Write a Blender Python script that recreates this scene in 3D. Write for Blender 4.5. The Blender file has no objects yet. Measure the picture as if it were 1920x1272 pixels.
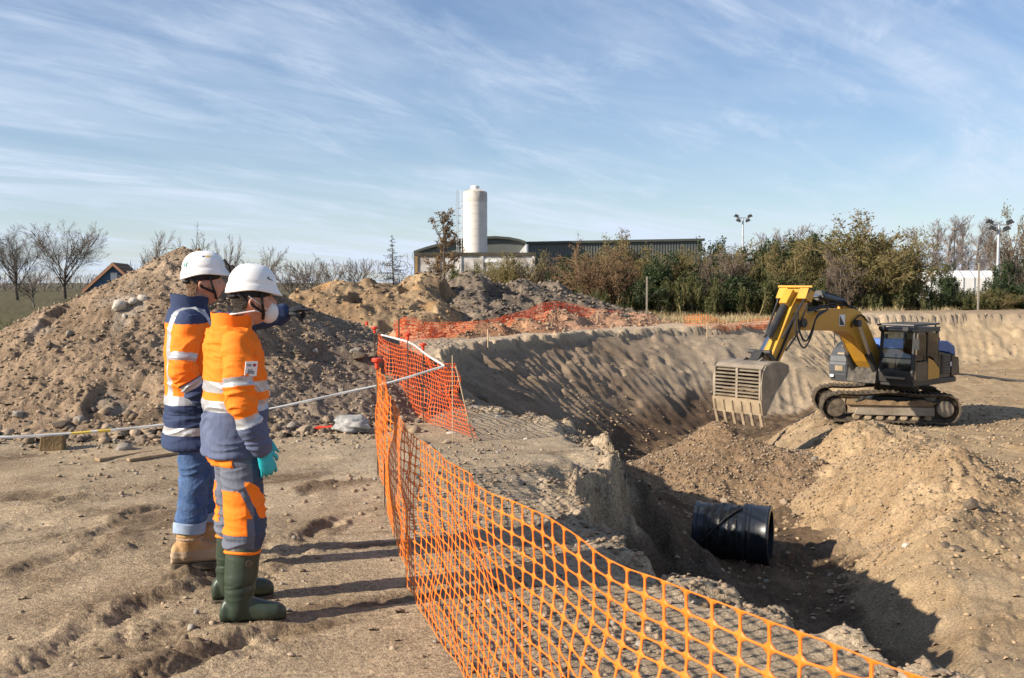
import bpy, bmesh, math, random
import numpy as np
from mathutils import Vector, Matrix
R = math.radians
scene = bpy.context.scene
COL = scene.collection

# ------------------------------------------------------------------ camera, sky, sun, exposure
CAM_H = 1.75
PITCH = R(3.25)
cam_d = bpy.data.cameras.new('camera')
cam_d.lens = 35.0; cam_d.sensor_width = 36.0
cam_d.clip_start = 0.05; cam_d.clip_end = 6000
cam_d.dof.use_dof = True; cam_d.dof.focus_distance = 7.0; cam_d.dof.aperture_fstop = 9.0
cam = bpy.data.objects.new('camera', cam_d); COL.objects.link(cam)
cam.location = (0, 0, CAM_H); cam.rotation_euler = (R(90) - PITCH, 0, 0)
scene.camera = cam

SUN_EL = 27.0                                  # winter sun, behind the camera on the left
SUN_AZ = math.degrees(math.atan2(-0.39, -0.92))  # direction towards the sun in the ground plane
sd = Vector((math.cos(R(SUN_EL)) * math.cos(R(SUN_AZ)), math.cos(R(SUN_EL)) * math.sin(R(SUN_AZ)), math.sin(R(SUN_EL))))
sun_d = bpy.data.lights.new('sun', 'SUN'); sun_d.energy = 5.0; sun_d.angle = R(0.5); sun_d.color = (1.0, 0.885, 0.735)
sun = bpy.data.objects.new('sun', sun_d); COL.objects.link(sun)
sun.rotation_euler = (-sd).to_track_quat('-Z', 'Y').to_euler(); sun.location = (-30, -20, 30)

world = bpy.data.worlds.new('World'); scene.world = world; world.use_nodes = True
nt = world.node_tree; nt.nodes.clear()
def WN(t, **k):
    n = nt.nodes.new(t)
    for a, b in k.items(): setattr(n, a, b)
    return n
def wl(a, b): nt.links.new(a, b)
def wmath(op, a, b=None, c=None, clamp=False):
    n = WN('ShaderNodeMath', operation=op, use_clamp=clamp)
    for i, v in enumerate((a, b, c)):
        if v is None: continue
        if isinstance(v, (int, float)): n.inputs[i].default_value = v
        else: wl(v, n.inputs[i])
    return n.outputs[0]
sky = WN('ShaderNodeTexSky', sky_type='NISHITA', sun_disc=False)
sky.sun_elevation = R(SUN_EL); sky.sun_rotation = math.atan2(sd.x, sd.y)
sky.air_density = 1.0; sky.dust_density = 0.35; sky.ozone_density = 3.0; sky.altitude = 50
tc = WN('ShaderNodeTexCoord')
sep = WN('ShaderNodeSeparateXYZ'); wl(tc.outputs['Generated'], sep.inputs[0])
zc = wmath('ADD', wmath('MAXIMUM', sep.outputs[2], 0.0), 0.13)
comb = WN('ShaderNodeCombineXYZ')
wl(wmath('DIVIDE', sep.outputs[0], zc), comb.inputs[0]); wl(wmath('DIVIDE', sep.outputs[1], zc), comb.inputs[1])
def wcloud(rot, scl, noise_scale, detail, rough, dist, lo, hi):
    m = WN('ShaderNodeMapping', vector_type='TEXTURE'); m.inputs['Rotation'].default_value = (0, 0, R(rot)); m.inputs['Scale'].default_value = (1 / scl[0], 1 / scl[1], 1)
    wl(comb.outputs[0], m.inputs[0])
    n = WN('ShaderNodeTexNoise'); n.inputs['Scale'].default_value = noise_scale; n.inputs['Detail'].default_value = detail
    n.inputs['Roughness'].default_value = rough; n.inputs['Distortion'].default_value = dist
    wl(m.outputs[0], n.inputs['Vector'])
    r = WN('ShaderNodeMapRange', interpolation_type='SMOOTHSTEP'); r.inputs['From Min'].default_value = lo; r.inputs['From Max'].default_value = hi
    wl(n.outputs['Fac'], r.inputs['Value'])
    return r.outputs[0]
c1 = wcloud(48, (0.45, 1.1, 1), 0.62, 7, 0.55, 0.8, 0.30, 0.68)     # broad cirrus sheet
c2 = wcloud(40, (0.45, 2.3, 1), 1.05, 9, 0.64, 0.9, 0.36, 0.70)      # streaks
c3 = wcloud(62, (0.8, 1.9, 1), 1.7, 8, 0.66, 0.5, 0.47, 0.70)       # small ripples
cl = wmath('ADD', wmath('MULTIPLY', c1, wmath('ADD', wmath('MULTIPLY', c2, 0.75), 0.25)), wmath('MULTIPLY', c3, 0.30), clamp=True)
veil = wmath('MULTIPLY', wmath('POWER', wmath('SUBTRACT', 1.0, wmath('MINIMUM', wmath('MAXIMUM', sep.outputs[2], 0.0), 1.0)), 6.0), 0.46)
cf = wmath('MAXIMUM', wmath('ADD', wmath('MULTIPLY', cl, 0.86), veil), 0.0, clamp=True)
mixc = WN('ShaderNodeMix', data_type='RGBA'); wl(cf, mixc.inputs['Factor'])
hs = WN('ShaderNodeHueSaturation'); hs.inputs['Hue'].default_value = 0.507; hs.inputs['Saturation'].default_value = 1.14; hs.inputs['Value'].default_value = 0.92
wl(sky.outputs[0], hs.inputs['Color'])
wl(hs.outputs[0], mixc.inputs['A']); mixc.inputs['B'].default_value = (5.35, 6.15, 7.35, 1)
bg = WN('ShaderNodeBackground'); bg.inputs['Strength'].default_value = 0.076
wl(mixc.outputs['Result'], bg.inputs['Color'])
wo = WN('ShaderNodeOutputWorld'); wl(bg.outputs[0], wo.inputs['Surface'])

scene.view_settings.view_transform = 'Standard'; scene.view_settings.look = 'None'
scene.view_settings.exposure = 0.84; scene.view_settings.gamma = 1.0
scene.view_settings.use_curve_mapping = False
scene.render.resolution_x = 1024; scene.render.resolution_y = 678
scene.cycles.max_bounces = 6; scene.cycles.transparent_max_bounces = 12
scene.cycles.use_denoising = True

# ------------------------------------------------------------------ photo geometry (planning helper)
FPX = 35.0 / 36.0 * 1920.0
def ray(px, py):
    a = (px - 960) / FPX; b = (636 - py) / FPX
    return Vector((a, math.cos(PITCH) + b * math.sin(PITCH), -math.sin(PITCH) + b * math.cos(PITCH)))
def at(px, py, Y):
    d = ray(px, py); return Vector((0, 0, CAM_H)) + d * (Y / d.y)
def gz(px, py, z):
    d = ray(px, py); return Vector((0, 0, CAM_H)) + d * ((z - CAM_H) / d.z)

# ------------------------------------------------------------------ noise
def _hash(ix, iy, seed):
    h = (ix.astype(np.int64) * 374761393 + iy.astype(np.int64) * 668265263 + seed * 1442695041) & 0xFFFFFFFF
    h = ((h ^ (h >> 13)) * 1274126177) & 0xFFFFFFFF
    h = ((h ^ (h >> 16)) * 2246822519) & 0xFFFFFFFF
    return ((h ^ (h >> 15)) & 0xFFFFFF) / 8388607.5 - 1.0
def vn(x, y, seed=0):
    fx = np.floor(x); fy = np.floor(y); u = x - fx; v = y - fy
    ix = fx.astype(np.int64); iy = fy.astype(np.int64)
    u = u * u * u * (u * (u * 6 - 15) + 10); v = v * v * v * (v * (v * 6 - 15) + 10)
    a = _hash(ix, iy, seed); b = _hash(ix + 1, iy, seed); c = _hash(ix, iy + 1, seed); d = _hash(ix + 1, iy + 1, seed)
    return (a + (b - a) * u) * (1 - v) + (c + (d - c) * u) * v
def fbm(x, y, f, octv, seed=0, gain=0.5, ridged=False):
    s = 0; amp = 1; tot = 0
    for o in range(octv):
        c, sn = math.cos(o * 1.1 + .4), math.sin(o * 1.1 + .4)
        n = vn((x * c - y * sn) * f + 17.3 * o, (x * sn + y * c) * f - 9.1 * o, seed + o * 31)
        if ridged: n = 1 - 2 * np.abs(n)
        s = s + n * amp; tot += amp; amp *= gain; f *= 2.03
    return s / tot
def billow(x, y, f, octv, seed=0, gain=0.5):
    """rounded lumps with sharp crevices between: crumbly soil (0..1)"""
    s = 0; amp = 1; tot = 0
    for o in range(octv):
        c, sn = math.cos(o * 1.3 + .7), math.sin(o * 1.3 + .7)
        n = np.abs(vn((x * c - y * sn) * f + 7.7 * o, (x * sn + y * c) * f + 3.3 * o, seed + o * 37))
        s = s + np.sqrt(n + .01) * amp; tot += amp; amp *= gain; f *= 2.1
    return s / tot
def vn3(p, f, seed=0):
    """cheap 3-d noise for small meshes: blend of 2-d slices"""
    a = vn(p[:, 0] * f + 3.1 * np.sin(p[:, 2] * f * .9), p[:, 1] * f + 2.3 * np.cos(p[:, 2] * f * 1.1), seed)
    b = vn(p[:, 1] * f - 11, p[:, 2] * f + 5, seed + 7)
    c = vn(p[:, 2] * f + 4, p[:, 0] * f + 8, seed + 13)
    return (a + b + c) / 2.0
def sstep(a, b, x):
    t = np.clip((x - a) / (b - a), 0, 1); return t * t * (3 - 2 * t)

# ------------------------------------------------------------------ materials
MATS = {}
def mat(name, col, col2=None, scale=8.0, rough=0.8, metal=0.0, bump=0.0, bscale=40.0, spec=0.3, detail=5.0, trans=None, coat=0.0, third=None, thr=(0.35, 0.65)):
    if name in MATS: return MATS[name]
    m = bpy.data.materials.new(name); m.use_nodes = True; t = m.node_tree; N = t.nodes; L = t.links
    b = N['Principled BSDF']
    b.inputs['Roughness'].default_value = rough; b.inputs['Metallic'].default_value = metal
    b.inputs['Specular IOR Level'].default_value = spec; b.inputs['Coat Weight'].default_value = coat
    tcn = N.new('ShaderNodeTexCoord')
    if col2 is None: b.inputs['Base Color'].default_value = (*col, 1)
    else:
        n = N.new('ShaderNodeTexNoise'); n.inputs['Scale'].default_value = scale; n.inputs['Detail'].default_value = detail
        n.inputs['Roughness'].default_value = 0.6
        L.new(tcn.outputs['Object'], n.inputs['Vector'])
        r = N.new('ShaderNodeValToRGB'); L.new(n.outputs['Fac'], r.inputs[0])
        r.color_ramp.elements[0].position = thr[0]; r.color_ramp.elements[0].color = (*col, 1)
        r.color_ramp.elements[1].position = thr[1]; r.color_ramp.elements[1].color = (*col2, 1)
        if third is not None:
            e = r.color_ramp.elements.new(min(0.98, thr[1] + 0.12)); e.color = (*third, 1)
        L.new(r.outputs[0], b.inputs['Base Color'])
    if bump > 0:
        n2 = N.new('ShaderNodeTexNoise'); n2.inputs['Scale'].default_value = bscale; n2.inputs['Detail'].default_value = 4
        L.new(tcn.outputs['Object'], n2.inputs['Vector'])
        bp = N.new('ShaderNodeBump'); bp.inputs['Strength'].default_value = bump; bp.inputs['Distance'].default_value = 0.02
        L.new(n2.outputs['Fac'], bp.inputs['Height']); L.new(bp.outputs[0], b.inputs['Normal'])
    if trans:
        # thin leaves / plastic film let some light through
        tr = N.new('ShaderNodeBsdfTranslucent'); tr.inputs['Color'].default_value = (*trans[0], 1)
        mx = N.new('ShaderNodeMixShader'); mx.inputs[0].default_value = trans[1]
        L.new(b.outputs[0], mx.inputs[1]); L.new(tr.outputs[0], mx.inputs[2])
        L.new(mx.outputs[0], N['Material Output'].inputs['Surface'])
    MATS[name] = m
    return m
def soil_mat(name, bump=0.8, bscale=70.0, var=0.60, fscale=38.0):
    """soil: colour attribute of the soil kinds x grain"""
    m = bpy.data.materials.new(name); m.use_nodes = True; t = m.node_tree; N = t.nodes; L = t.links
    b = N['Principled BSDF']; b.inputs['Roughness'].default_value = 0.95; b.inputs['Specular IOR Level'].default_value = 0.12
    at_ = N.new('ShaderNodeAttribute'); at_.attribute_name = 'soil'
    tcn = N.new('ShaderNodeTexCoord')
    def noise(s, d, r=0.6):
        n = N.new('ShaderNodeTexNoise'); n.inputs['Scale'].default_value = s; n.inputs['Detail'].default_value = d; n.inputs['Roughness'].default_value = r
        L.new(tcn.outputs['Object'], n.inputs['Vector']); return n.outputs['Fac']
    def rng(v, a, c, lo, hi):
        r = N.new('ShaderNodeMapRange'); r.inputs['From Min'].default_value = a; r.inputs['From Max'].default_value = c
        r.inputs['To Min'].default_value = lo; r.inputs['To Max'].default_value = hi; L.new(v, r.inputs['Value']); return r.outputs[0]
    def mul(a, c):
        n = N.new('ShaderNodeMath'); n.operation = 'MULTIPLY'; L.new(a, n.inputs[0]); L.new(c, n.inputs[1]); return n.outputs[0]
    f = mul(rng(noise(fscale, 6, 0.7), 0.3, 0.7, 1 - var, 1 + var), rng(noise(2.3, 5), 0.3, 0.7, 0.80, 1.17))
    mx = N.new('ShaderNodeVectorMath'); mx.operation = 'SCALE'
    L.new(at_.outputs['Color'], mx.inputs[0]); L.new(f, mx.inputs['Scale'])
    # pale grit and small pebbles
    v = N.new('ShaderNodeTexVoronoi'); v.inputs['Scale'].default_value = fscale * 1.1; L.new(tcn.outputs['Object'], v.inputs['Vector'])
    sp = rng(v.outputs['Distance'], 0.10, 0.22, 1.0, 0.0)
    rnd = N.new('ShaderNodeSeparateColor'); L.new(v.outputs['Color'], rnd.inputs[0])
    gate = rng(rnd.outputs[0], 0.80, 0.84, 0.0, 0.55)
    mm = N.new('ShaderNodeMix'); mm.data_type = 'RGBA'; L.new(mul(sp, gate), mm.inputs['Factor'])
    L.new(mx.outputs[0], mm.inputs['A']); mm.inputs['B'].default_value = (0.40, 0.335, 0.255, 1)
    L.new(mm.outputs['Result'], b.inputs['Base Color'])
    bp = N.new('ShaderNodeBump'); bp.inputs['Strength'].default_value = bump; bp.inputs['Distance'].default_value = 0.03
    L.new(noise(bscale, 6, 0.65), bp.inputs['Height']); L.new(bp.outputs[0], b.inputs['Normal'])
    return m

# ------------------------------------------------------------------ mesh and object helpers
def tag(o, label=None, cat=None, group=None, kind=None):
    if label: o['label'] = label
    if cat: o['category'] = cat
    if group: o['group'] = group
    if kind: o['kind'] = kind
    return o
def empty(name, loc=(0, 0, 0), rz=0.0, label=None, cat=None, group=None):
    o = bpy.data.objects.new(name, None); COL.objects.link(o); o.empty_display_size = 0.2
    o.location = loc; o.rotation_euler = (0, 0, rz)
    return tag(o, label, cat, group)
def link(name, me, m=None, parent=None, loc=None, rot=None):
    o = bpy.data.objects.new(name, me); COL.objects.link(o)
    if m is not None:
        for x in (m if isinstance(m, (list, tuple)) else [m]):
            me.materials.append(x)
    if parent is not None: o.parent = parent
    if loc is not None: o.location = loc
    if rot is not None: o.rotation_euler = rot
    return o
def fast_mesh(name, V, F, smooth=True, mi=None):
    """V (n,3); F (m,3|4) index array, or list of such arrays"""
    me = bpy.data.meshes.new(name)
    V = np.asarray(V, dtype=np.float32)
    Fs = F if isinstance(F, list) else [F]
    Fs = [np.asarray(f, dtype=np.int32) for f in Fs if len(f)]
    lt = np.concatenate([np.full(len(f), f.shape[1], np.int32) for f in Fs])
    li = np.concatenate([f.ravel() for f in Fs])
    me.vertices.add(len(V)); me.vertices.foreach_set('co', V.ravel())
    me.loops.add(len(li)); me.loops.foreach_set('vertex_index', li)
    me.polygons.add(len(lt))
    ls = np.concatenate([[0], np.cumsum(lt)[:-1]]).astype(np.int32)
    me.polygons.foreach_set('loop_start', ls)
    if smooth: me.polygons.foreach_set('use_smooth', np.ones(len(lt), bool))
    if mi is not None: me.polygons.foreach_set('material_index', np.asarray(mi, np.int32))
    me.update(calc_edges=True); me.validate()
    return me
def set_soil(me, C):
    a = me.color_attributes.new('soil', 'FLOAT_COLOR', 'POINT')
    C = np.asarray(C, np.float32)
    a.data.foreach_set('color', np.concatenate([C, np.ones((len(C), 1), np.float32)], 1).ravel())
def grid_faces(nr, nc, wrap=False):
    i = np.arange(nr - 1)[:, None]; j = np.arange(nc if wrap else nc - 1)[None, :]
    j2 = (j + 1) % nc
    a = i * nc + j; b = i * nc + j2; c = (i + 1) * nc + j2; d = (i + 1) * nc + j
    return np.stack([a, b, c, d], -1).reshape(-1, 4)

class MB:
    """collects boxes, prisms, tubes, lathes into one mesh"""
    def __init__(s): s.V = []; s.F = []; s.M = []; s.n = 0; s.mi = 0
    def add(s, V, F):
        V = [tuple(v) for v in V]; s.V += V
        for f in F: s.F.append(tuple(i + s.n for i in f)); s.M.append(s.mi)
        s.n += len(V); return s
    def box(s, c, d, rot=None, taper=None):
        hx, hy, hz = d[0] / 2, d[1] / 2, d[2] / 2
        P = [Vector((x * hx, y * hy, z * hz)) for z in (-1, 1) for y in (-1, 1) for x in (-1, 1)]
        if taper:
            for p in P:
                if p.z > 0: p.x *= taper[0]; p.y *= taper[1]
        if rot is not None:
            P = [rot @ p for p in P]
        c = Vector(c)
        return s.add([p + c for p in P], [(0, 2, 3, 1), (4, 5, 7, 6), (0, 1, 5, 4), (2, 6, 7, 3), (0, 4, 6, 2), (1, 3, 7, 5)])
    def prism(s, poly, y0, y1, ax='y', bevel=0.0):
        """poly (u,v) extruded; ax y: (u,y,v)  ax x: (x,u,v)  ax z: (u,v,z)"""
        def P(u, v, w): return (u, w, v) if ax == 'y' else ((w, u, v) if ax == 'x' else (u, v, w))
        n = len(poly)
        if bevel > 0:
            cx = sum(p[0] for p in poly) / n; cy = sum(p[1] for p in poly) / n
            def ins(p):
                dx, dy = cx - p[0], cy - p[1]; l = math.hypot(dx, dy) or 1
                return (p[0] + dx / l * bevel, p[1] + dy / l * bevel)
            lay = [([ins(p) for p in poly], y0), (poly, y0 + bevel), (poly, y1 - bevel), ([ins(p) for p in poly], y1)]
        else: lay = [(poly, y0), (poly, y1)]
        V = [P(u, v, w) for pl, w in lay for u, v in pl]
        F = []
        for k in range(len(lay) - 1):
            for i in range(n): F.append((k * n + i, k * n + (i + 1) % n, (k + 1) * n + (i + 1) % n, (k + 1) * n + i))
        F.append(tuple(range(n - 1, -1, -1))); F.append(tuple((len(lay) - 1) * n + i for i in range(n)))
        return s.add(V, F)
    def tube(s, pts, r, k=8, caps=True):
        pts = [Vector(p) for p in pts]; m = len(pts)
        rs = r if isinstance(r, (list, tuple)) else [r] * m
        V = []; up = None
        for i, p in enumerate(pts):
            t = (pts[min(i + 1, m - 1)] - pts[max(i - 1, 0)]).normalized()
            if up is None:
                up = Vector((0, 0, 1)) if abs(t.z) < 0.9 else Vector((1, 0, 0))
            a = t.cross(up).normalized(); b = a.cross(t).normalized(); up = b
            for j in range(k):
                an = 2 * math.pi * j / k
                V.append(p + (a * math.cos(an) + b * math.sin(an)) * rs[i])
        F = [(i * k + j, i * k + (j + 1) % k, (i + 1) * k + (j + 1) % k, (i + 1) * k + j) for i in range(m - 1) for j in range(k)]
        if caps: F.append(tuple(range(k - 1, -1, -1))); F.append(tuple((m - 1) * k + j for j in range(k)))
        return s.add(V, F)
    def lathe(s, prof, k=20, c=(0, 0, 0), ax='z', caps=True):
        V = []
        for r, h in prof:
            for j in range(k):
                an = 2 * math.pi * j / k; u, v = r * math.cos(an), r * math.sin(an)
                q = (u, v, h) if ax == 'z' else ((u, h, v) if ax == 'y' else (h, u, v))
                V.append((q[0] + c[0], q[1] + c[1], q[2] + c[2]))
        m = len(prof)
        F = [(i * k + j, i * k + (j + 1) % k, (i + 1) * k + (j + 1) % k, (i + 1) * k + j) for i in range(m - 1) for j in range(k)]
        if caps: F.append(tuple(range(k - 1, -1, -1))); F.append(tuple((m - 1) * k + j for j in range(k)))
        return s.add(V, F)
    def build(s, name, m, parent=None, loc=None, rot=None, smooth=False, bevel=0.0, label=None):
        me = bpy.data.meshes.new(name); me.from_pydata([tuple(v) for v in s.V], [], s.F)
        bm = bmesh.new(); bm.from_mesh(me); bmesh.ops.recalc_face_normals(bm, faces=bm.faces)
        if bevel > 0:
            bmesh.ops.bevel(bm, geom=[e for e in bm.edges if len(e.link_faces) == 2 and e.calc_face_angle(0) > 0.5], offset=bevel, segments=2, affect='EDGES', clamp_overlap=True)
        bm.to_mesh(me); bm.free()
        if smooth:
            for p in me.polygons: p.use_smooth = True
            me.set_sharp_from_angle(angle=R(38))
        o = link(name, me, m, parent, loc, rot)
        if s.mi or any(s.M):
            if len(me.polygons) == len(s.M): me.polygons.foreach_set('material_index', s.M)
        if label: o['label'] = label
        return o
def copy_tree(o, parent=None):
    c = o.copy(); COL.objects.link(c)
    if parent is not None: c.parent = parent
    for ch in [x for x in o.children]: copy_tree(ch, c)
    return c
# ------------------------------------------------------------------ ground: terrace, pit, bench
RIM = np.array([(6.5, -3.0), (3.2, 2.2), (1.96, 4.4), (1.52, 5.07), (1.08, 5.76), (.72, 6.76), (.55, 7.6), (.42, 8.7), (.62, 9.4), (1.08, 10.1), (1.0, 11.2),
                (.72, 12.5), (.1, 13.5), (-.55, 14.0), (-1.0, 16.0), (-1.25, 19.2), (-1.75, 24.0), (-1.6, 27.5), (.1, 31.5), (3.1, 36.0), (6.2, 38.6), (9.4, 40.3), (12.0, 43.5), (16, 46.5), (22, 48), (45, 49), (45, -3.0)], float)
_arc = np.concatenate([[0], np.cumsum(np.hypot(*(np.roll(RIM, -1, 0) - RIM).T))])
def pit_distance(x, y):
    """distance inside the pit rim (negative outside) and arc position of the nearest rim point"""
    best = np.full(x.shape, 1e9); arc = np.zeros(x.shape); inside = np.zeros(x.shape, bool)
    n = len(RIM)
    for i in range(n):
        ax_, ay = RIM[i]; bx, by = RIM[(i + 1) % n]
        dx, dy = bx - ax_, by - ay; l2 = dx * dx + dy * dy
        t = np.clip(((x - ax_) * dx + (y - ay) * dy) / l2, 0, 1)
        q = (x - ax_ - t * dx) ** 2 + (y - ay - t * dy) ** 2
        if i < n - 2:
            w = q < best; best = np.where(w, q, best); arc = np.where(w, _arc[i] + t * math.sqrt(l2), arc)
        c = ((ay > y) != (by > y)) & (x < (bx - ax_) * (y - ay) / (by - ay + 1e-12) + ax_)
        inside ^= c
    d = np.sqrt(best)
    return np.where(inside, d, -d), arc
def mixc(C, col, w):
    w = w[:, None]; return C * (1 - w) + np.array(col)[None, :] * w
BENCH = -1.9
_by = np.array([4, 8, 10, 12.4, 14, 15.6, 18, 20, 23, 25.5, 28, 31, 34, 60])
_bf = np.array([3.6, 3.7, 3.9, 4.4, 4.8, 5.1, 4.9, 4.8, 5.1, 6.0, 6.7, 8.2, 10, 12])
_bc = np.array([4.6, 4.5, 4.8, 5.4, 6.3, 7.3, 7.8, 7.9, 7.9, 8.0, 8.5, 10.6, 12.5, 14])
RUTS = []   # foreground wheel ruts: (x0,y0,x1,y1,width,depth)
for (a, b, w, dp) in [((40, 1250), (470, 1060), .16, .035), ((250, 1272), (560, 1180), .14, .05), ((0, 1120), (330, 950), .15, .028), ((300, 1130), (720, 950), .13, .022),
                      ((520, 1060), (700, 930), .12, .02), ((0, 1000), (300, 900), .2, .02), ((60, 960), (330, 905), .12, .02), ((560, 930), (700, 880), .12, .02)]:
    p = gz(*a, 0); q = gz(*b, 0); RUTS.append((p.x, p.y, q.x, q.y, w, dp * .85))
for (a, b, w, dp) in [((1630, 828), (1930, 900), .22, .07), ((1690, 806), (1930, 856), .22, .07), ((1740, 955), (1930, 1000), .20, .05), ((1720, 1010), (1930, 1050), .2, .04), ((1760, 1190), (1930, 1130), .2, .04)]:
    p = gz(*a, BENCH); q = gz(*b, BENCH); RUTS.append((p.x, p.y, q.x, q.y, w, dp))
def ground(x, y, want_col=False, detail=True):
    sh = x.shape; x = x.ravel(); y = y.ravel()
    wx = 0.10 * vn(x * 1.7, y * 1.7, 3) + 0.10 * vn(x * 3.7, y * 3.7, 4) + 0.06 * vn(x * 9, y * 9, 14) + 0.22 * vn(x * .35, y * .35, 8)
    wy = 0.10 * vn(x * 1.7, y * 1.7, 5) + 0.10 * vn(x * 3.7, y * 3.7, 6) + 0.06 * vn(x * 9, y * 9, 15) + 0.22 * vn(x * .35, y * .35, 9)
    near = sstep(16, 9, y)
    wf = .30 + .42 * near
    d, arc = pit_distance(x + wx * wf, y + wy * wf)
    # floor of the pit: trench on the left, bench on the right
    xf = np.interp(y, _by, _bf) + .25 * vn(x * .8, y * .8, 21); xc = np.interp(y, _by, _bc) + .3 * vn(x * .6, y * .6, 22)
    t = np.clip((x - xf) / (xc - xf), 0, 1); t = .35 * t + .65 * t * t * (3 - 2 * t)
    trench = -2.8 - .15 * sstep(20, 26, y)
    bench = BENCH - .28 * sstep(15, 10, y) + .10 * vn(x * .3, y * .3, 23)
    fl = trench + (bench - trench) * t
    # spill cone of sand in front of the machine, on the bench edge
    hump = .26 * np.exp(-(((x - 8.9) / 1.3) ** 2 + ((y - 22.4) / 1.0) ** 2)) + .3 * np.exp(-(((x - 7.6) / .7) ** 2 + ((y - 16.8) / .8) ** 2)) + .22 * np.exp(-(((x - 6.1) / .5) ** 2 + ((y - 13.9) / .5) ** 2))
    fl = fl + hump
    # walls
    far = sstep(13, 17, y)
    k = 1.02 * (1 - far) + far * (.55 - .06 * sstep(30, 40, y))
    k = k + .5 * np.exp(-(((x - .6) / .8) ** 2 + ((y - 9.2) / .9) ** 2))
    rise = (.12 + (.38 * (1 - far) + .12) * sstep(-.3, .5, vn(x * .9, y * .9, 29) + .5 * vn(x * 3.1, y * 3.1, 30))) * sstep(0, .13, d)                       # crumbled lip
    wall = -d * k - rise
    # excavator tooth marks running down the wall
    marks = np.abs(((arc * .9 + d * .62) * (2.3 + 0) + .9 * vn(arc * .22, d * .08, 31)) % 1.0 - .5) * 2
    marks = (marks ** 3) * .075 * sstep(.2, .8, d) * far * sstep(-.6, .4, vn(arc * .16, d * .25, 33))
    marks += .022 * vn(arc * 2.2 + d * 1.1, d * .22, 34) * far * sstep(.1, .6, d)
    steps = .03 * np.sin(np.clip(wall, -9, 0) * 9 + 2 * vn(arc * .5, d, 38)) * far * sstep(.8, 1.6, d) * sstep(0, .5, vn(arc * .12, d * .2, 39))
    wall = wall + marks + steps - (1 - far) * (.16 * np.abs(vn(arc * 2.4 + d * .5, d * .5, 36)) + .10 * np.abs(vn(arc * 6, d * 1.6, 37))) * sstep(.05, .5, d)
    h = np.maximum(wall, fl) + .10 * np.exp(-((wall - fl) / .25) ** 2)
    flat = .045 * vn(x * .45, y * .45, 41) + .02 * vn(x * 1.3, y * 1.3, 42)
    z = np.where(d > 0, np.minimum(h, flat), flat)
    lipw = np.exp(-(d / .35) ** 2) * (d < .1)
    z = z - .16 * np.exp(-(d / .28) ** 2) * (d < .05) * sstep(.0, .55, vn(x * 2.6, y * 2.6, 44)) + .05 * lipw * sstep(.1, .5, vn(x * 5.5, y * 5.5, 45))
    # raised soil beyond the rim on the far right, gentle rise of the land
    z = z + np.where(d < 0, .35 * sstep(10, 18, x) * sstep(40, 50, y) * np.exp(-((-d - 2) / 3) ** 2), 0)
    ruts = np.zeros_like(x); clod = np.zeros_like(x)
    pu = x * .88 + y * .47; pv = -x * .47 + y * .88          # scuffed streaks along the way the wheels went
    scuff = sstep(.12, .40, fbm(pu * .55, pv * 2.3, 1.0, 4, 57)) * sstep(14, 11, y) * (d < 0)
    for (x0, y0, x1, y1, w, dp) in RUTS:
        dx, dy = x1 - x0, y1 - y0; l = math.hypot(dx, dy)
        t_ = ((x - x0) * dx + (y - y0) * dy) / l / l; s_ = ((x - x0) * dy - (y - y0) * dx) / l + .10 * vn(x * 2.5, y * 2.5, 51) + .03 * vn(x * 9, y * 9, 53)
        g = sstep(-.06, .05, t_) * sstep(1.06, .95, t_) * sstep(-.45, .25, vn(t_ * l * 2.1, s_ * 3 + y0, 52))
        ruts += -dp * np.exp(-(s_ / w * 1.6) ** 2) * g + dp * .75 * np.exp(-((np.abs(s_) - w) / w * 2.0) ** 2) * g
        clod = np.maximum(clod, g * np.exp(-((np.abs(s_) - w * .7) / w / 1.2) ** 2))
    if detail:
        onland = (d < 0.05)
        churn = sstep(.1, .55, fbm(x, y, .8, 3, 61)) * np.where(d < 0, 1, 1)
        strip = sstep(-.35, .45, fbm(x, y, 1.3, 3, 64)) * np.exp(-((x + .15 - .1 * (8 - y)) / .5) ** 2) * sstep(12.5, 10, y) * sstep(3, 4.5, y) * .8       # churned strip between net and rim
        toe = sstep(10.2, 11.3, y) * sstep(-1.0, -1.8, x) * .9
        rough = np.clip(.05 + .55 * scuff + .16 * churn * (y > 3) + .70 * clod + .42 * strip + .8 * toe, 0, 1.1)
        pitrough = np.where(d > .2, np.where(fl >= wall - .05, .75 + .6 * sstep(.9, .2, t), .12 + 1.0 * (1 - far)), 0) * (.55 + .6 * sstep(-.3, .3, fbm(x, y, .6, 2, 63))) * (1 - .55 * sstep(8.2, 9.5, x) * sstep(30, 24, y))
        rough = np.where(d > .2, pitrough, rough)
        rdg = fbm(x, y, 3.3, 4, 71, .55)
        rg2 = fbm(x, y, 9.0, 4, 72, .6)
        cr = billow(x, y, 5.0, 4, 75, .6) - .45
        z = z - .014 * scuff + ruts + rough * (.030 * rdg + .075 * cr) + .005 * rg2 + .004 * billow(x, y, 16, 2, 76)
        amp = np.maximum(sstep(7, 16, y) * .17, .20 * (1 - far) * sstep(.05, .3, d))
        z = z + amp * rough * (billow(x, y, 1.9, 4, 74, .6) - .45)
    if not want_col: return z.reshape(sh)
    C = np.tile(np.array((.355, .275, .182)), (len(x), 1))
    n1 = fbm(x, y, .5, 4, 81); n2 = fbm(x, y, 2.1, 4, 82)
    C = mixc(C, (.42, .34, .238), sstep(0, .5, n1) * .7)
    C = mixc(C, (.25, .185, .12), sstep(.12, .5, n2) * .6)
    C = mixc(C, (.140, .098, .062), np.clip(np.maximum(clod, scuff), 0, 1) * .85 * sstep(-.5, .25, n2))           # damp churned soil
    C = mixc(C, (.31, .245, .17), strip_w(x, y) * .7)
    inside = sstep(0, .25, d)
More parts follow.
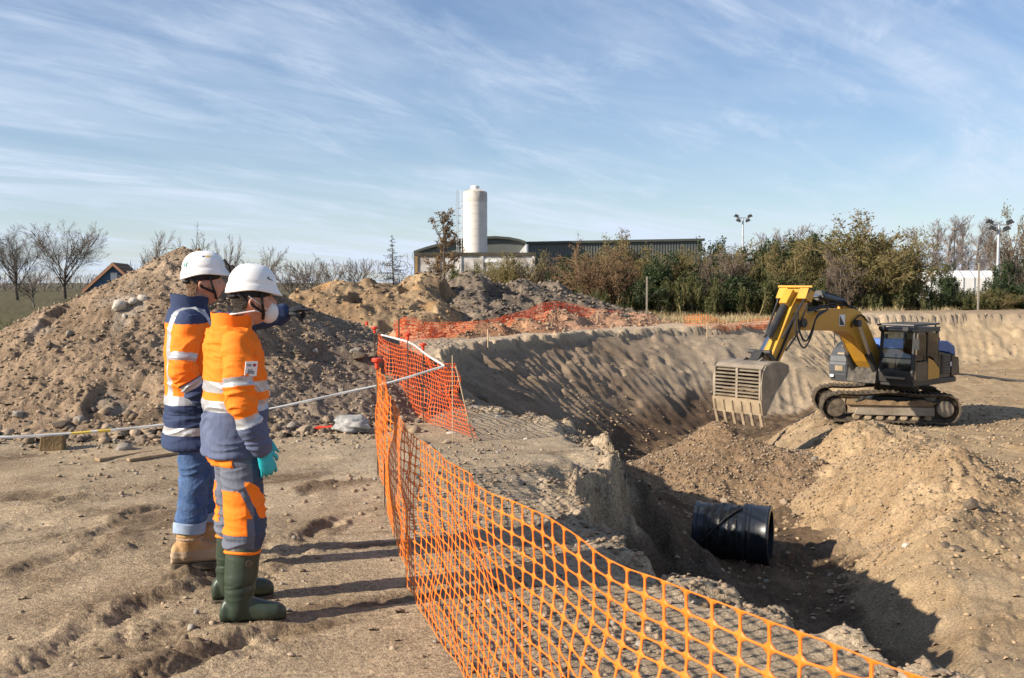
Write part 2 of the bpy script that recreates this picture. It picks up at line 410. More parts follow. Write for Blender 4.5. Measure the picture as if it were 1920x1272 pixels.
    wallc = np.tile(np.array((.255, .190, .130)), (len(x), 1))
    wallc = mixc(wallc, (.180, .130, .086), sstep(-.1, .4, fbm(arc * .9, d * .8, 1.0, 3, 83)) * .7)
    wallc = mixc(wallc, (.34, .27, .19), sstep(3.0, 8.0, x) * sstep(30, 34, y) * .9)
    wallc = mixc(wallc, (.42, .315, .195), sstep(9, 13, x) * far)
    wallc = mixc(wallc, (.082, .058, .040), (1 - far) * .92)  # damp near cut, colour darkened further to deepen the slope's shade
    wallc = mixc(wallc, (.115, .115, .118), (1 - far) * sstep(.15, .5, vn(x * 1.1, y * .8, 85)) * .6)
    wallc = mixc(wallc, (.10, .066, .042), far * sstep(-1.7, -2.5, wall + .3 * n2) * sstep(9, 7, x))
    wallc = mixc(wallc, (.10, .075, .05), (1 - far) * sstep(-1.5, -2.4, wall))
    sand = np.tile(np.array((.345, .252, .150)), (len(x), 1))
    sand = mixc(sand, (.285, .205, .122), sstep(0, .5, n1))
    sand = mixc(sand, (.24, .165, .095), sstep(.22, .5, fbm(x, y, 1.7, 4, 87)) * .55)
    sand = mixc(sand, (.33, .255, .17), sstep(9, 6, np.abs(x - 12)) * 0 + sstep(.1, .5, fbm(x, y, .9, 3, 86)) * .5)
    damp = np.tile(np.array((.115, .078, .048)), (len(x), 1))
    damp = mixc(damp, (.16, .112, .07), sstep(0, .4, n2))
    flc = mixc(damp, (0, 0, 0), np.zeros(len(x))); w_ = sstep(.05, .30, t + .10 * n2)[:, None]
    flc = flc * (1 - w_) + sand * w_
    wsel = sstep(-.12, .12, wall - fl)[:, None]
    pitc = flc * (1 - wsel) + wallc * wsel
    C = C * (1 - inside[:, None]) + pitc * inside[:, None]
    # pale crumbling lip
    C = mixc(C, (.42, .34, .24), np.exp(-((d + .15) / .3) ** 2) * .55)
    out = (d < 0)
    # track along the far rim: pale, further grass and field
    C = mixc(C, (.46, .36, .25), out * sstep(18, 24, y) * np.exp(-((d + 1.0) / 1.6) ** 2))
    C = mixc(C, (.34, .19, .105), out * sstep(-6, -4, x) * sstep(8, 5, x) * np.exp(-((d + 4.2) / 1.5) ** 2) * sstep(27, 30, y))
    g = out * sstep(-6.5, -9, d) * sstep(30, 36, y)
    C = mixc(C, (.27, .21, .115), g * sstep(3, 6, x))
    C = mixc(C, (.098, .086, .046), out * np.maximum(sstep(-8, -11, x) * sstep(16, 20, y), sstep(62, 75, y)))
    C = mixc(C, (.20, .14, .085), out * sstep(47, 49, y) * sstep(52, 50, y) * sstep(12, 15, x) * .6)
    return z.reshape(sh), C
def strip_w(x, y):
    return np.exp(-((x + .1 - .12 * (8 - y)) / .55) ** 2) * sstep(12.5, 10, y) * sstep(3, 4.5, y)
def gzz(x, y):
    return float(ground(np.array([float(x)]), np.array([float(y)]))[0])

def build_ground():
    a_in = np.arange(-.66, .66, .00185)
    ang = np.concatenate([np.linspace(-math.pi, -.66, 50)[:-1], a_in, np.linspace(.66, math.pi, 50)[:-1]])
    rr = [.35]
    while rr[-1] < 2.0: rr.append(rr[-1] * 1.03)
    while rr[-1] < 62: rr.append(rr[-1] * 1.0038)
    while rr[-1] < 3500: rr.append(rr[-1] * 1.06)
    rr = np.array(rr)
    A, Rr = np.meshgrid(ang, rr)
    X = Rr * np.sin(A); Y = Rr * np.cos(A)
    z, C = ground(X, Y, True)
    V = np.stack([X, Y, z], -1).reshape(-1, 3)
    F = grid_faces(len(rr), len(ang), wrap=True)[:, ::-1]
    cap = np.array([[0, 0, 0]], float); cap[0, 2] = gzz(0, 0)
    n = len(V); V = np.concatenate([V, cap]); C = np.concatenate([C, C[:1]])
    nc = len(ang); T = np.stack([np.full(nc, n), (np.arange(nc) + 1) % nc, np.arange(nc)], -1)
    me = fast_mesh('ground', V, [F, T]); set_soil(me, C)
    return tag(link('ground', me, soil_mat('soil_ground')), kind='structure')
build_ground()

# ------------------------------------------------------------------ heaps of earth
def heap(name, box, res, fn, col, label, cat='earth mound', seed=1, big=.10, fine=.05, matname=None, var=.5, fscale=40.0, bump=.7, cf=3.2):
    x0, x1, y0, y1 = box
    xs = np.arange(x0, x1, res); ys = np.arange(y0, y1, res)
    X, Y = np.meshgrid(xs, ys); x = X.ravel(); y = Y.ravel()
    h = fn(x + .25 * vn(x * .7, y * .7, seed), y + .25 * vn(x * .7, y * .7, seed + 1))
    m = sstep(-.15, .25, h)
    h = h + m * (big * fbm(x, y, .7, 2, seed + 2) * 1.3 + fine * 2.2 * (billow(x, y, cf, 5, seed + 3, .62) - .45) - big * 1.2 * sstep(.25, .6, vn(x * 1.3, y * 1.3, seed + 7)) + fine * .6 * fbm(x, y, cf * 3, 3, seed + 4, .6))
    base = ground(x, y, detail=False)
    z = base + h
    F = grid_faces(len(ys), len(xs))
    keep = (h > -.10)[F].any(1); F = F[keep]
    used = np.unique(F); remap = np.full(len(x), -1); remap[used] = np.arange(len(used))
    V = np.stack([x, y, np.maximum(z, base - .14)], -1)[used]; F = remap[F]
    loc = np.array([(x0 + x1) / 2, (y0 + y1) / 2, float(base[len(base) // 2])])
    me = fast_mesh(name, V - loc, F); set_soil(me, col(V[:, 0], V[:, 1], V[:, 2], h[used]))
    o = link(name, me, soil_mat('soil_' + name, bump, 55, var, fscale)); o.location = loc
    tag(o, label, cat)
    return o
def cones(lst, p=1.0, soft=.35):
    def f(x, y):
        h = np.full(x.shape, -9.0)
        for (cx, cy, H, rx, ry) in lst:
            r = np.sqrt(((x - cx) / rx) ** 2 + ((y - cy) / ry) ** 2)
            rs = np.sqrt(r * r + soft * soft * .15) - soft * .387 * .35
            c = H * (1 - rs) * np.where(r > .86, 1 - .25 * 0, 1)
            # concave toe
            c = np.where(c < .25 * H, c - .0, c)
            kk = 6.0; m = np.maximum(h, c); h = m + np.log(np.exp(kk * (h - m)) + np.exp(kk * (c - m))) / kk
        return h
    return f
def col_left(x, y, z, h):
    C = np.tile(np.array((.245, .178, .120)), (len(x), 1)); n = fbm(x, y, .7, 4, 201); n2 = fbm(x, y, 2.4, 4, 202)
    C = mixc(C, (.295, .222, .155), sstep(0, .5, n)); C = mixc(C, (.155, .11, .073), sstep(.05, .45, n2) * .75)
    C = mixc(C, (.19, .155, .125), sstep(-3.4, -2.2, x) * .7)
    return mixc(C, (.33, .285, .235), sstep(.30, .55, fbm(x, y, 1.6, 3, 203)) * .5)
MOUND = cones([(-4.95, 15.2, 2.42, 3.7, 3.9), (-6.3, 15.4, 1.62, 3.4, 3.5), (-3.3, 15.8, 1.35, 2.6, 3.0), (-4.6, 13.2, .85, 2.9, 2.0)])
heap('earth_mound', (-11.0, -.9, 10.3, 20.5), .024, MOUND, col_left, 'tall brown mound of earth and stones behind the two workers', seed=211, big=.10, fine=.070, fscale=30, cf=4.0)
YM = cones([(-6.7, 36.5, 1.75, 3.2, 4.8), (-5.0, 36.8, 2.0, 3.0, 5.0), (-3.5, 37.6, 2.15, 2.6, 5.2), (-7.5, 33, .9, 2.6, 3)])
def col_yel(x, y, z, h):
    C = np.tile(np.array((.245, .168, .098)), (len(x), 1)); n = fbm(x, y, .5, 4, 221); n2 = fbm(x, y, 1.8, 4, 222)
    C = mixc(C, (.33, .235, .14), sstep(-.05, .45, n)); C = mixc(C, (.135, .092, .058), sstep(.0, .45, n2) * .7)
    return mixc(C, (.30, .17, .075), sstep(.25, .5, fbm(x, y, .8, 3, 223)) * .6)
heap('ochre_earth_mound', (-12, .5, 29, 44), .055, YM, col_yel, 'ochre earth mound with steep cut faces, behind the pit', seed=231, big=.34, fine=.10, fscale=16, cf=1.6)
GM = cones([(-1.6, 40, 2.2, 3.2, 5.0), (.3, 42, 2.1, 3.4, 5.0), (2.0, 44, 1.75, 3.2, 4.6), (3.6, 46, 1.0, 3.4, 4.2)])
def col_gry(x, y, z, h):
    C = np.tile(np.array((.165, .132, .10)), (len(x), 1)); n = fbm(x, y, .6, 4, 241); n2 = fbm(x, y, 2.0, 4, 242)
    C = mixc(C, (.235, .185, .135), sstep(0, .45, n)); return mixc(C, (.095, .082, .07), sstep(.0, .4, n2) * .8)
heap('grey_earth_mound', (-6.5, 8.5, 33.5, 51), .06, GM, col_gry, 'dark grey lumpy earth mound in front of the silo', seed=251, big=.26, fine=.15, fscale=14, cf=1.5)
RB = cones([(-3.0, 31.6, .52, 1.4, 1.2), (-1.5, 33.2, .60, 1.7, 1.2), (.2, 35.5, .55, 1.8, 1.2), (1.8, 38.0, .72, 1.8, 1.3), (3.6, 40.5, .70, 2.0, 1.2), (5.4, 42.5, .4, 1.9, 1.1)])
def col_red(x, y, z, h):
    C = np.tile(np.array((.32, .165, .09)), (len(x), 1)); n = fbm(x, y, .9, 4, 261)
    C = mixc(C, (.38, .22, .125), sstep(-.1, .4, n)); return mixc(C, (.33, .20, .14), sstep(0, 3, x) * .6)
heap('red_earth_berm', (-5, 8.2, 29.5, 45.5), .05, RB, col_red, 'low reddish berm of earth behind the far orange netting', 'earth berm', seed=271, big=.12, fine=.09, fscale=16, cf=2.0)
PH = cones([(4.55, 22.5, 1.55, 1.9, 2.4), (5.2, 21.7, 1.0, 1.7, 1.9), (4.0, 21.3, .75, 1.4, 1.8)])
def col_pit(x, y, z, h):
    C = np.tile(np.array((.205, .138, .083)), (len(x), 1)); n = fbm(x, y, 1.0, 4, 281)
    C = mixc(C, (.255, .175, .105), sstep(-.1, .4, n)); return mixc(C, (.16, .108, .065), sstep(.05, .4, fbm(x, y, 3, 4, 282)) * .6)
heap('gravel_heap', (1.9, 7.9, 18.4, 26.4), .035, PH, col_pit, 'rounded heap of brown gravelly soil on the pit floor below the bucket', 'soil heap', seed=291, big=.07, fine=.060, fscale=24, cf=4.0)
SH = cones([(7.3, 22.0, .44, 1.5, 1.5), (7.9, 20.2, .40, 1.6, 1.9), (7.2, 18.4, .52, 1.8, 1.8), (7.2, 16.7, .52, 1.5, 1.5), (6.4, 15.0, .40, 1.3, 1.2)])
def col_sand(x, y, z, h):
    C = np.tile(np.array((.315, .222, .130)), (len(x), 1)); n = fbm(x, y, .8, 4, 301)
    C = mixc(C, (.355, .258, .155), sstep(-.1, .4, n)); return mixc(C, (.235, .158, .088), sstep(.05, .45, fbm(x, y, 2.6, 4, 302)) * .65)
heap('sand_spoil_heap', (4.2, 10.2, 12.8, 24.8), .034, SH, col_sand, 'crumbly ridge of sandy spoil between the pipe and the excavator', 'soil heap', seed=311, big=.12, fine=.085, fscale=24, cf=3.4)
# ------------------------------------------------------------------ trees and shrubs
def _norm(v): return v / (np.linalg.norm(v, axis=-1, keepdims=True) + 1e-9)
def grow_level(rng, P0, D, Ln, R0, m, wander, trop, tip=.25, zmin=None):
    n = len(P0); P = np.zeros((n, m, 3)); P[:, 0] = P0; d = _norm(D.copy())
    T = np.zeros((n, m, 3)); T[:, 0] = d
    for i in range(1, m):
        d = _norm(d + rng.normal(0, wander, (n, 3)) + np.array([0, 0, trop])[None])
        P[:, i] = P[:, i - 1] + d * (Ln / (m - 1))[:, None]; T[:, i] = d
    f = np.linspace(1, tip, m)[None, :]
    return P, T, R0[:, None] * f
def spawn(rng, P, T, Rr, Ln, per, t0, t1, ang, angsd, lf, rf, taper=0.55):
    n, m, _ = P.shape; N = n * per
    t = t0 + (t1 - t0) * ((np.tile(np.arange(per), n) + rng.random(N)) / per)
    pi = np.repeat(np.arange(n), per); s = t * (m - 1); i = np.minimum(s.astype(int), m - 2); f = (s - i)[:, None]
    p = P[pi, i] * (1 - f) + P[pi, i + 1] * f; tt = _norm(T[pi, i + 1]); r = Rr[pi, i] * (1 - f[:, 0]) + Rr[pi, i + 1] * f[:, 0]
    q = rng.normal(0, 1, (N, 3)); q = _norm(q - (q * tt).sum(1, keepdims=True) * tt)
    a = np.radians(rng.normal(ang, angsd, N))[:, None]
    d = tt * np.cos(a) + q * np.sin(a)
    L = Ln[pi] * lf * (1 - taper * t) * rng.uniform(.7, 1.25, N)
    return p, d, L, np.minimum(r * .9, Rr[pi, 0] * rf)
def poly_mesh(levels, ks, rmin):
    V = []; F = []; n0 = 0
    for (P, T, Rr), k in zip(levels, ks):
        n, m, _ = P.shape
        up = np.where(np.abs(T[..., 2:3]) > .9, np.array([1., 0, 0]), np.array([0, 0, 1.]))
        a = _norm(np.cross(T, up)); b = np.cross(a, T)
        an = np.arange(k) * 2 * math.pi / k
        ring = a[:, :, None, :] * np.cos(an)[None, None, :, None] + b[:, :, None, :] * np.sin(an)[None, None, :, None]
        v = P[:, :, None, :] + ring * np.maximum(Rr, rmin)[:, :, None, None]
        V.append(v.reshape(-1, 3))
        base = (n0 + np.arange(n) * m * k)[:, None, None]
        i = np.arange(m - 1)[None, :, None] * k; j = np.arange(k)[None, None, :]; j2 = (j + 1) % k
        F.append(np.stack([base + i + j, base + i + j2, base + i + k + j2, base + i + k + j], -1).reshape(-1, 4))
        n0 += n * m * k
    return np.concatenate(V), np.concatenate(F)
def leaf_mesh(rng, P, count, size, spread, elong=1.6, shell=None):
    n, m, _ = P.shape
    pi = rng.integers(0, n, count); s = rng.random(count) * (m - 1.001); i = s.astype(int); f = (s - i)[:, None]
    c = P[pi, i] * (1 - f) + P[pi, i + 1] * f + rng.normal(0, spread, (count, 3))
    u = _norm(rng.normal(0, 1, (count, 3))); w = _norm(np.cross(u, rng.normal(0, 1, (count, 3))))
    sz = size * rng.uniform(.6, 1.4, count)[:, None]
    fold = np.cross(u, w) * sz * .25
    V = np.stack([c - u * sz * elong, c - w * sz * .6 + fold, c + u * sz * elong, c + w * sz * .6 + fold], 1).reshape(-1, 3)
    a = np.arange(count)[:, None] * 4
    F = np.concatenate([a + np.array([[0, 1, 2]]), a + np.array([[0, 2, 3]])])
    return V, F
M_bark = mat('bark_grey', (.10, .085, .07), (.19, .165, .135), 6, .95, bump=.4, bscale=30)
M_barkd = mat('bark_dark', (.045, .038, .032), (.10, .085, .07), 6, .95)
M_twig = mat('twig_brown', (.11, .09, .075), (.18, .15, .125), 1.5, .95)
M_twigf = mat('twig_far_hazed', (.20, .175, .175), (.30, .265, .25), .8, .95)  # distance haze put into the colour: paler bark for the far poplars
M_twigo = mat('twig_olive', (.16, .125, .055), (.27, .215, .105), .8, .95)
M_twigr = mat('twig_red', (.14, .085, .050), (.22, .145, .082), .8, .95)
M_leafd = mat('leaf_ivy', (.016, .030, .010), (.045, .07, .022), 1.2, .55, trans=((.05, .09, .02), .25))
M_leafg = mat('leaf_green', (.040, .050, .016), (.095, .095, .036), 1.0, .6, trans=((.12, .15, .03), .3))
M_leafo = mat('leaf_olive', (.10, .092, .032), (.20, .165, .07), 1.0, .7, trans=((.22, .19, .05), .3))
M_leafb = mat('leaf_brown', (.13, .088, .045), (.21, .145, .08), 1.0, .8, trans=((.22, .13, .05), .3))
M_needle = mat('needle', (.035, .045, .03), (.08, .085, .06), 1.0, .8)
def make_tree(seed, kind):
    """returns (trunk mesh, crown mesh, trunk material, crown materials) of a tree about its natural size"""
    rng = np.random.default_rng(seed); lv = []
    z1 = np.zeros((1, 3)); leaves = None
    if kind == 'big':
        A = grow_level(rng, z1, np.array([[.02, 0, 1.]]), np.array([4.2]), np.array([.22]), 7, .04, .08, .45)
        p, d, L, r = spawn(rng, *A, np.array([4.2]), 15, .28, 1.0, 36, 10, 1.70, .30, .25); d[:, 2] += .2
        B = grow_level(rng, p, d, L, r, 8, .07, .055, .15)
        p, d, L2, r = spawn(rng, *B, L, 10, .18, 1, 32, 9, .55, .34); C_ = grow_level(rng, p, d, L2, r, 6, .10, .05, .3)
        p, d, L3, r = spawn(rng, *C_, L2, 9, .15, 1, 32, 10, .58, .4); D_ = grow_level(rng, p, d, L3, r, 4, .12, .04, .4)
        p, d, L4, r = spawn(rng, *D_, L3, 4, .2, 1, 36, 12, .60, .6); E = grow_level(rng, p, d, L4, r, 3, .14, .03, .5)
        return poly_mesh([A, B], [8, 6], .03), poly_mesh([C_, D_, E], [4, 3, 3], .0075), M_barkd, [M_twig], None
    if kind in ('round', 'poplar'):
        pop = kind == 'poplar'
        H = 5.5 if pop else 2.2
        A = grow_level(rng, z1, np.array([[0, .02, 1.]]), np.array([H]), np.array([.10]), 7, .04, .1, .3)
        p, d, L, r = spawn(rng, *A, np.array([H]), 16 if pop else 9, .15, 1.0, 24 if pop else 40, 8, .42 if pop else 1.3, .5, .3)
        B = grow_level(rng, p, d, L, r, 6, .09, .10 if pop else .05, .25)
        p, d, L2, r = spawn(rng, *B, L, 10, .15, 1, 34, 10, .5, .5); C_ = grow_level(rng, p, d, L2, r, 4, .12, .06, .4)
        p, d, L3, r = spawn(rng, *C_, L2, 9, .1, 1, 36, 12, .6, .6); D_ = grow_level(rng, p, d, L3, r, 3, .14, .05, .5)
        return poly_mesh([A, B], [6, 4], .02), poly_mesh([C_, D_], [3, 3], .007), M_bark, [M_twigf if pop else M_twig], None
    if kind == 'conifer':
        A = grow_level(rng, z1, np.array([[0, 0, 1.]]), np.array([6.]), np.array([.11]), 8, .015, .1, .15)
        p, d, L, r = spawn(rng, *A, np.array([6.]), 60, .12, .99, 88, 8, .36, .28, .93)
        B = grow_level(rng, p, d, L, r, 5, .05, -.02, .3)
        p, d, L2, r = spawn(rng, *B, L, 12, .1, 1, 55, 12, .3, .5); d[:, 2] -= .35; C_ = grow_level(rng, p, d, L2, r, 3, .1, -.06, .5)
        return poly_mesh([A, B], [6, 3], .014), poly_mesh([C_], [3], .011), M_barkd, [M_needle], None
    if kind == 'birch':
        A = grow_level(rng, z1, np.array([[-.03, 0, 1.]]), np.array([5.2]), np.array([.09]), 9, .05, .1, .3)
        p, d, L, r = spawn(rng, *A, np.array([5.2]), 16, .22, 1.0, 42, 12, .42, .5, .5); B = grow_level(rng, p, d, L, r, 5, .12, .05, .3)
        p, d, L2, r = spawn(rng, *B, L, 7, .2, 1, 40, 12, .45, .6); C_ = grow_level(rng, p, d, L2, r, 4, .15, -.03, .4)
        return poly_mesh([A, B], [6, 4], .012), poly_mesh([C_], [3], .008), M_barkd, [M_twig, M_leafb], leaf_mesh(rng, C_[0], 1500, .055, .07)
    # shrubs: several stems from the ground
    ns = {'ivy': 9, 'red': 22, 'olive': 12, 'bramble': 16, 'brown': 14}[kind]
    sp = {'ivy': .45, 'red': .42, 'olive': .55, 'bramble': 1.0, 'brown': .5}[kind]
    H = {'ivy': 2.3, 'red': 2.5, 'olive': 2.6, 'bramble': 1.0, 'brown': 2.5}[kind]
    P0 = np.zeros((ns, 3)); P0[:, :2] = rng.normal(0, .22 if kind != 'bramble' else .8, (ns, 2))
    D = rng.normal(0, sp, (ns, 3)); D[:, 2] = 1
    A = grow_level(rng, P0, D, H * rng.uniform(.6, 1.1, ns), rng.uniform(.03, .065, ns), 7, .12, .05, .3)
    L0 = np.linalg.norm(A[0][:, -1] - A[0][:, 0], axis=1)
    p, d, L, r = spawn(rng, *A, L0, 8, .2, 1, 40, 14, .6, .6, .4); B = grow_level(rng, p, d, L, r, 5, .15, .03, .35)
    p, d, L2, r = spawn(rng, *B, L, 7, .1, 1, 45, 16, .5, .6); C_ = grow_level(rng, p, d, L2, r, 4, .2, .02, .5)
    p, d, L3, r = spawn(rng, *C_, L2, 4, .1, 1, 45, 16, .6, .7); D_ = grow_level(rng, p, d, L3, r, 3, .2, .02, .6)
    if kind == 'ivy': return poly_mesh([A, B], [5, 3], .015), poly_mesh([C_], [3], .009), M_bark, [M_twig, M_leafd], leaf_mesh(rng, C_[0], 8500, .055, .10, 1.1)
    if kind == 'red': return poly_mesh([A], [5], .016), poly_mesh([B, C_, D_], [3, 3, 3], .0075), M_twigo, [M_twigr, M_leafb], leaf_mesh(rng, D_[0], 2600, .028, .06)
    if kind == 'brown': return poly_mesh([A], [5], .016), poly_mesh([B, C_, D_], [3, 3, 3], .0085), M_bark, [M_twig, M_leafb], leaf_mesh(rng, D_[0], 3000, .03, .07)
    if kind == 'olive': return poly_mesh([A], [5], .02), poly_mesh([B, C_, D_], [3, 3, 3], .0085), M_twigo, [M_twigo, M_leafo], leaf_mesh(rng, D_[0], 7000, .034, .09)
    return poly_mesh([A], [4], .010), poly_mesh([B, C_], [3, 3], .0085), M_twigo, [M_twigo, M_leafg], leaf_mesh(rng, C_[0], 5200, .05, .08, 1.2)
TREES = {}
def tree_proto(key, seed, kind):
    (tv, tf), (cv, cf), tm, cms, lf = make_tree(seed, kind)
    tme = fast_mesh('trunk', tv, tf); tme.materials.append(tm)
    if lf is not None:
        n = len(cv); cme = fast_mesh('crown', np.concatenate([cv, lf[0]]), [cf, lf[1] + n], mi=np.concatenate([np.zeros(len(cf)), np.ones(len(lf[1]))]))
    else: cme = fast_mesh('crown', cv, cf)
    for c in cms: cme.materials.append(c)
    allv = np.concatenate([tv, cv]); TREES[key] = (tme, cme, np.percentile(allv[:, 2], 99.7), np.percentile(np.hypot(allv[:, 0], allv[:, 1]), 97))
SEEDS = {'big': 2, 'round': 3, 'poplar': 2, 'conifer': 1, 'birch': 1, 'ivy': 3, 'red': 1, 'olive': 4, 'bramble': 3, 'brown': 2}
for kd, n in SEEDS.items():
    for i in range(n): tree_proto((kd, i), 300 + 17 * i + sum(map(ord, kd)), kd)
trng = random.Random(5)
def plant(name, key, x, y, h, wide, label, cat, group=None, z=None):
    tme, cme, H, W = TREES[key]
    z = gzz(x, y) - .05 if z is None else z
    e = empty(name, (x, y, z), trng.uniform(0, 6.28), label, cat, group)
    sz = h / H; sx = (wide / 2 / W) if wide else sz
    e.scale = (sx, sx, sz)
    t_ = link('stems' if key[0] in ('ivy', 'red', 'olive', 'bramble', 'brown') else 'trunk', tme, None, e); link('crown', cme, None, e)
    if t_.name.startswith('stems'): t_['kind'] = 'stuff'
    return e
def plant_px(name, key, px, ytop, Y, wide_px, label, cat, group=None):
    p = at(px, ytop, Y); z = gzz(p.x, Y) - .05
    return plant(name, key, p.x, Y, p.z - z, wide_px / FPX * Y, label, cat, group, z)
# two big bare trees in the field and their small neighbour
plant_px('bare_tree', ('big', 0), 118, 414, 105, 150, 'tall bare tree with a rounded fan crown beside the tiled roof', 'tree')
plant_px('bare_tree', ('big', 1), 28, 424, 100, 130, 'tall bare tree cut by the left edge of the picture', 'tree')
plant_px('bare_tree', ('round', 0), 62, 500, 70, 70, 'small bare fruit tree in front of the two tall trees', 'tree')
# bare trees whose tops show behind the mound and between mound and conifer
for i, (px, yt, Y, w, lab) in enumerate([
        (285, 432, 62, 80, 'bare treetop left of the earth mound summit'), (365, 420, 60, 90, 'bare treetop right above the earth mound summit'),
        (428, 440, 72, 60, 'bare tree just behind the two white helmets'), (502, 462, 85, 70, 'thin bare tree right of the front helmet'),
        (578, 476, 90, 90, 'wide low bare tree above the ochre mound'), (625, 486, 95, 70, 'dense low bare tree left of the conifer gap'),
        (675, 484, 95, 70, 'small bare tree holding dark birds nests near conifer'), (545, 490, 80, 80, 'brownish scrubby tree under the wide bare tree'), (470, 486, 95, 80, 'low bare tree beyond the front worker')]):
    plant_px('bare_tree', ('round', i % 3), px, yt, Y, w, lab, 'tree')
plant_px('conifer_tree', ('conifer', 0), 738, 443, 85, 64, 'bare pointed conifer left of the concrete building', 'conifer')
plant_px('birch_tree', ('birch', 0), 830, 398, 55, 95, 'slender tree with sparse brown leaves left of the silo', 'tree')
# far poplars on the right
for i, (px, yt, w) in enumerate([(1432, 436, 50), (1465, 428, 55), (1500, 420, 62), (1535, 424, 56), (1725, 425, 60), (1752, 412, 60), (1780, 405, 62), (1808, 404, 62), (1835, 408, 60), (1860, 416, 60)]):
    o_ = ['leftmost', 'second', 'third', 'rightmost'][i] if i < 4 else ['leftmost', 'second', 'third', 'fourth', 'fifth', 'rightmost'][i - 4]
    plant_px('bare_tree', ('poplar', i % 2), px, yt, 125 + (i % 3) * 6, w, (o_ + (' pale bare tree of the far clump right of the floodlight mast' if i < 4 else ' pale bare tree of the far row behind the white yard')), 'tree', 'far pale bare trees')
# the hedge behind the pit
HEDGE = [  # kind, px, ytop, Y, width px, label
    ('olive', 0, 962, 474, 62, 90, 'olive twiggy bush in front of the concrete building'), ('olive', 1, 905, 492, 66, 90, 'low olive bush under the silo'),
    ('brown', 0, 1020, 478, 62, 90, 'pale brown twiggy bush under the warehouse gable'), ('bramble', 0, 860, 500, 64, 90, 'low scrub left of the silo foot'),
    ('ivy', 0, 1052, 505, 58, 60, 'small dark ivy bush left of the reddish shrub'), ('red', 0, 1140, 452, 54, 150, 'reddish bare shrub with many fanning stems'),
    ('olive', 2, 1172, 438, 62, 130, 'tall olive twiggy tree behind the reddish shrub'), ('ivy', 1, 1240, 478, 58, 100, 'dark green bush right of the reddish shrub'),
    ('olive', 3, 1262, 470, 60, 110, 'grey olive bush below the warehouse end'), ('ivy', 2, 1322, 452, 60, 95, 'dark holly tree at the right end of the warehouse'),
    ('brown', 1, 1350, 474, 55, 90, 'brown scrubby bush left of the floodlight mast'), ('olive', 0, 1392, 462, 58, 110, 'grey green bush at the foot of the floodlight mast'),
    ('ivy', 0, 1440, 455, 60, 105, 'dark evergreen bush right of the floodlight mast'), ('olive', 1, 1492, 446, 57, 110, 'olive bush above the excavator stick'),
    ('ivy', 1, 1545, 442, 59, 110, 'dark ivy covered tree above the excavator boom'), ('olive', 2, 1625, 404, 54, 200, 'tallest olive tree of the hedge, many mossy stems'),
    ('olive', 3, 1684, 440, 56, 100, 'olive tree right of the tallest hedge tree'), ('brown', 0, 1575, 470, 52, 90, 'brown twiggy bush in front of the ivy tree'),
    ('ivy', 2, 1786, 494, 60, 50, 'thin dark ivy bush before the white yard'), ('brown', 1, 1930, 425, 62, 110, 'brown tree behind the right floodlight mast'), ('olive', 0, 1950, 395, 66, 110, 'tall brown tree at the right edge'),
    ('ivy', 0, 1882, 492, 57, 46, 'small ivy covered stump under the right floodlight'), ('olive', 1, 1870, 545, 52, 90, 'low yellowish bush at the right end of the bank')]
for kd, i, px, yt, Y, w, lab in HEDGE: plant_px('hedge_shrub', (kd, i), px, yt, Y, w * 1.22, lab, 'shrub')
for i, (px, yt, w) in enumerate([(1090, 482, 130), (1205, 472, 130), (1290, 470, 130), (1365, 462, 130), (1418, 458, 125), (1468, 452, 125), (1520, 450, 125), (1590, 440, 135), (1655, 436, 135), (1690, 470, 80), (945, 492, 110), (1000, 490, 110)]):
    kd = ('olive', i % 4) if i % 3 else (('brown', i % 2) if i % 2 else ('ivy', i % 3))
    plant_px('hedge_shrub', kd, px, yt, 64, w, ['first', 'second', 'third', 'fourth', 'fifth', 'sixth', 'seventh', 'eighth', 'ninth', 'tenth', 'eleventh', 'twelfth'][i] + ' olive brown thicket of the rear hedge row', 'shrub', 'rear hedge row thickets')
words = ['first', 'second', 'third', 'fourth', 'fifth', 'sixth', 'seventh', 'eighth', 'ninth', 'tenth', 'eleventh', 'twelfth', 'thirteenth', 'fourteenth', 'fifteenth', 'sixteenth', 'seventeenth', 'eighteenth', 'nineteenth']
low = [(1075, 545, 52, 75), (1125, 548, 51.5, 80), (1185, 525, 53, 100), (1235, 530, 53, 95), (1285, 520, 54, 105), (1335, 532, 52.5, 95), (1375, 512, 54, 105), (1425, 520, 53, 110), (1470, 510, 54, 100),
       (1515, 525, 52.5, 105), (1560, 520, 53, 105), (1605, 545, 52, 95), (1655, 545, 52, 95), (1700, 535, 53, 105), (1745, 550, 52.5, 105), (1795, 548, 53, 110), (1845, 546, 53.5, 110), (1890, 534, 53, 110), (1935, 530, 53, 110)]
for i, (px, yt, Y, w) in enumerate(low):
    kd = ('bramble', i % 3) if i % 4 != 2 else ('ivy', i % 3)
    plant_px('bramble_bush', kd, px, yt, Y, w * 1.15, f'{words[i]} low green bush from the left along the hedge foot', 'bush', 'low bushes at the hedge foot')
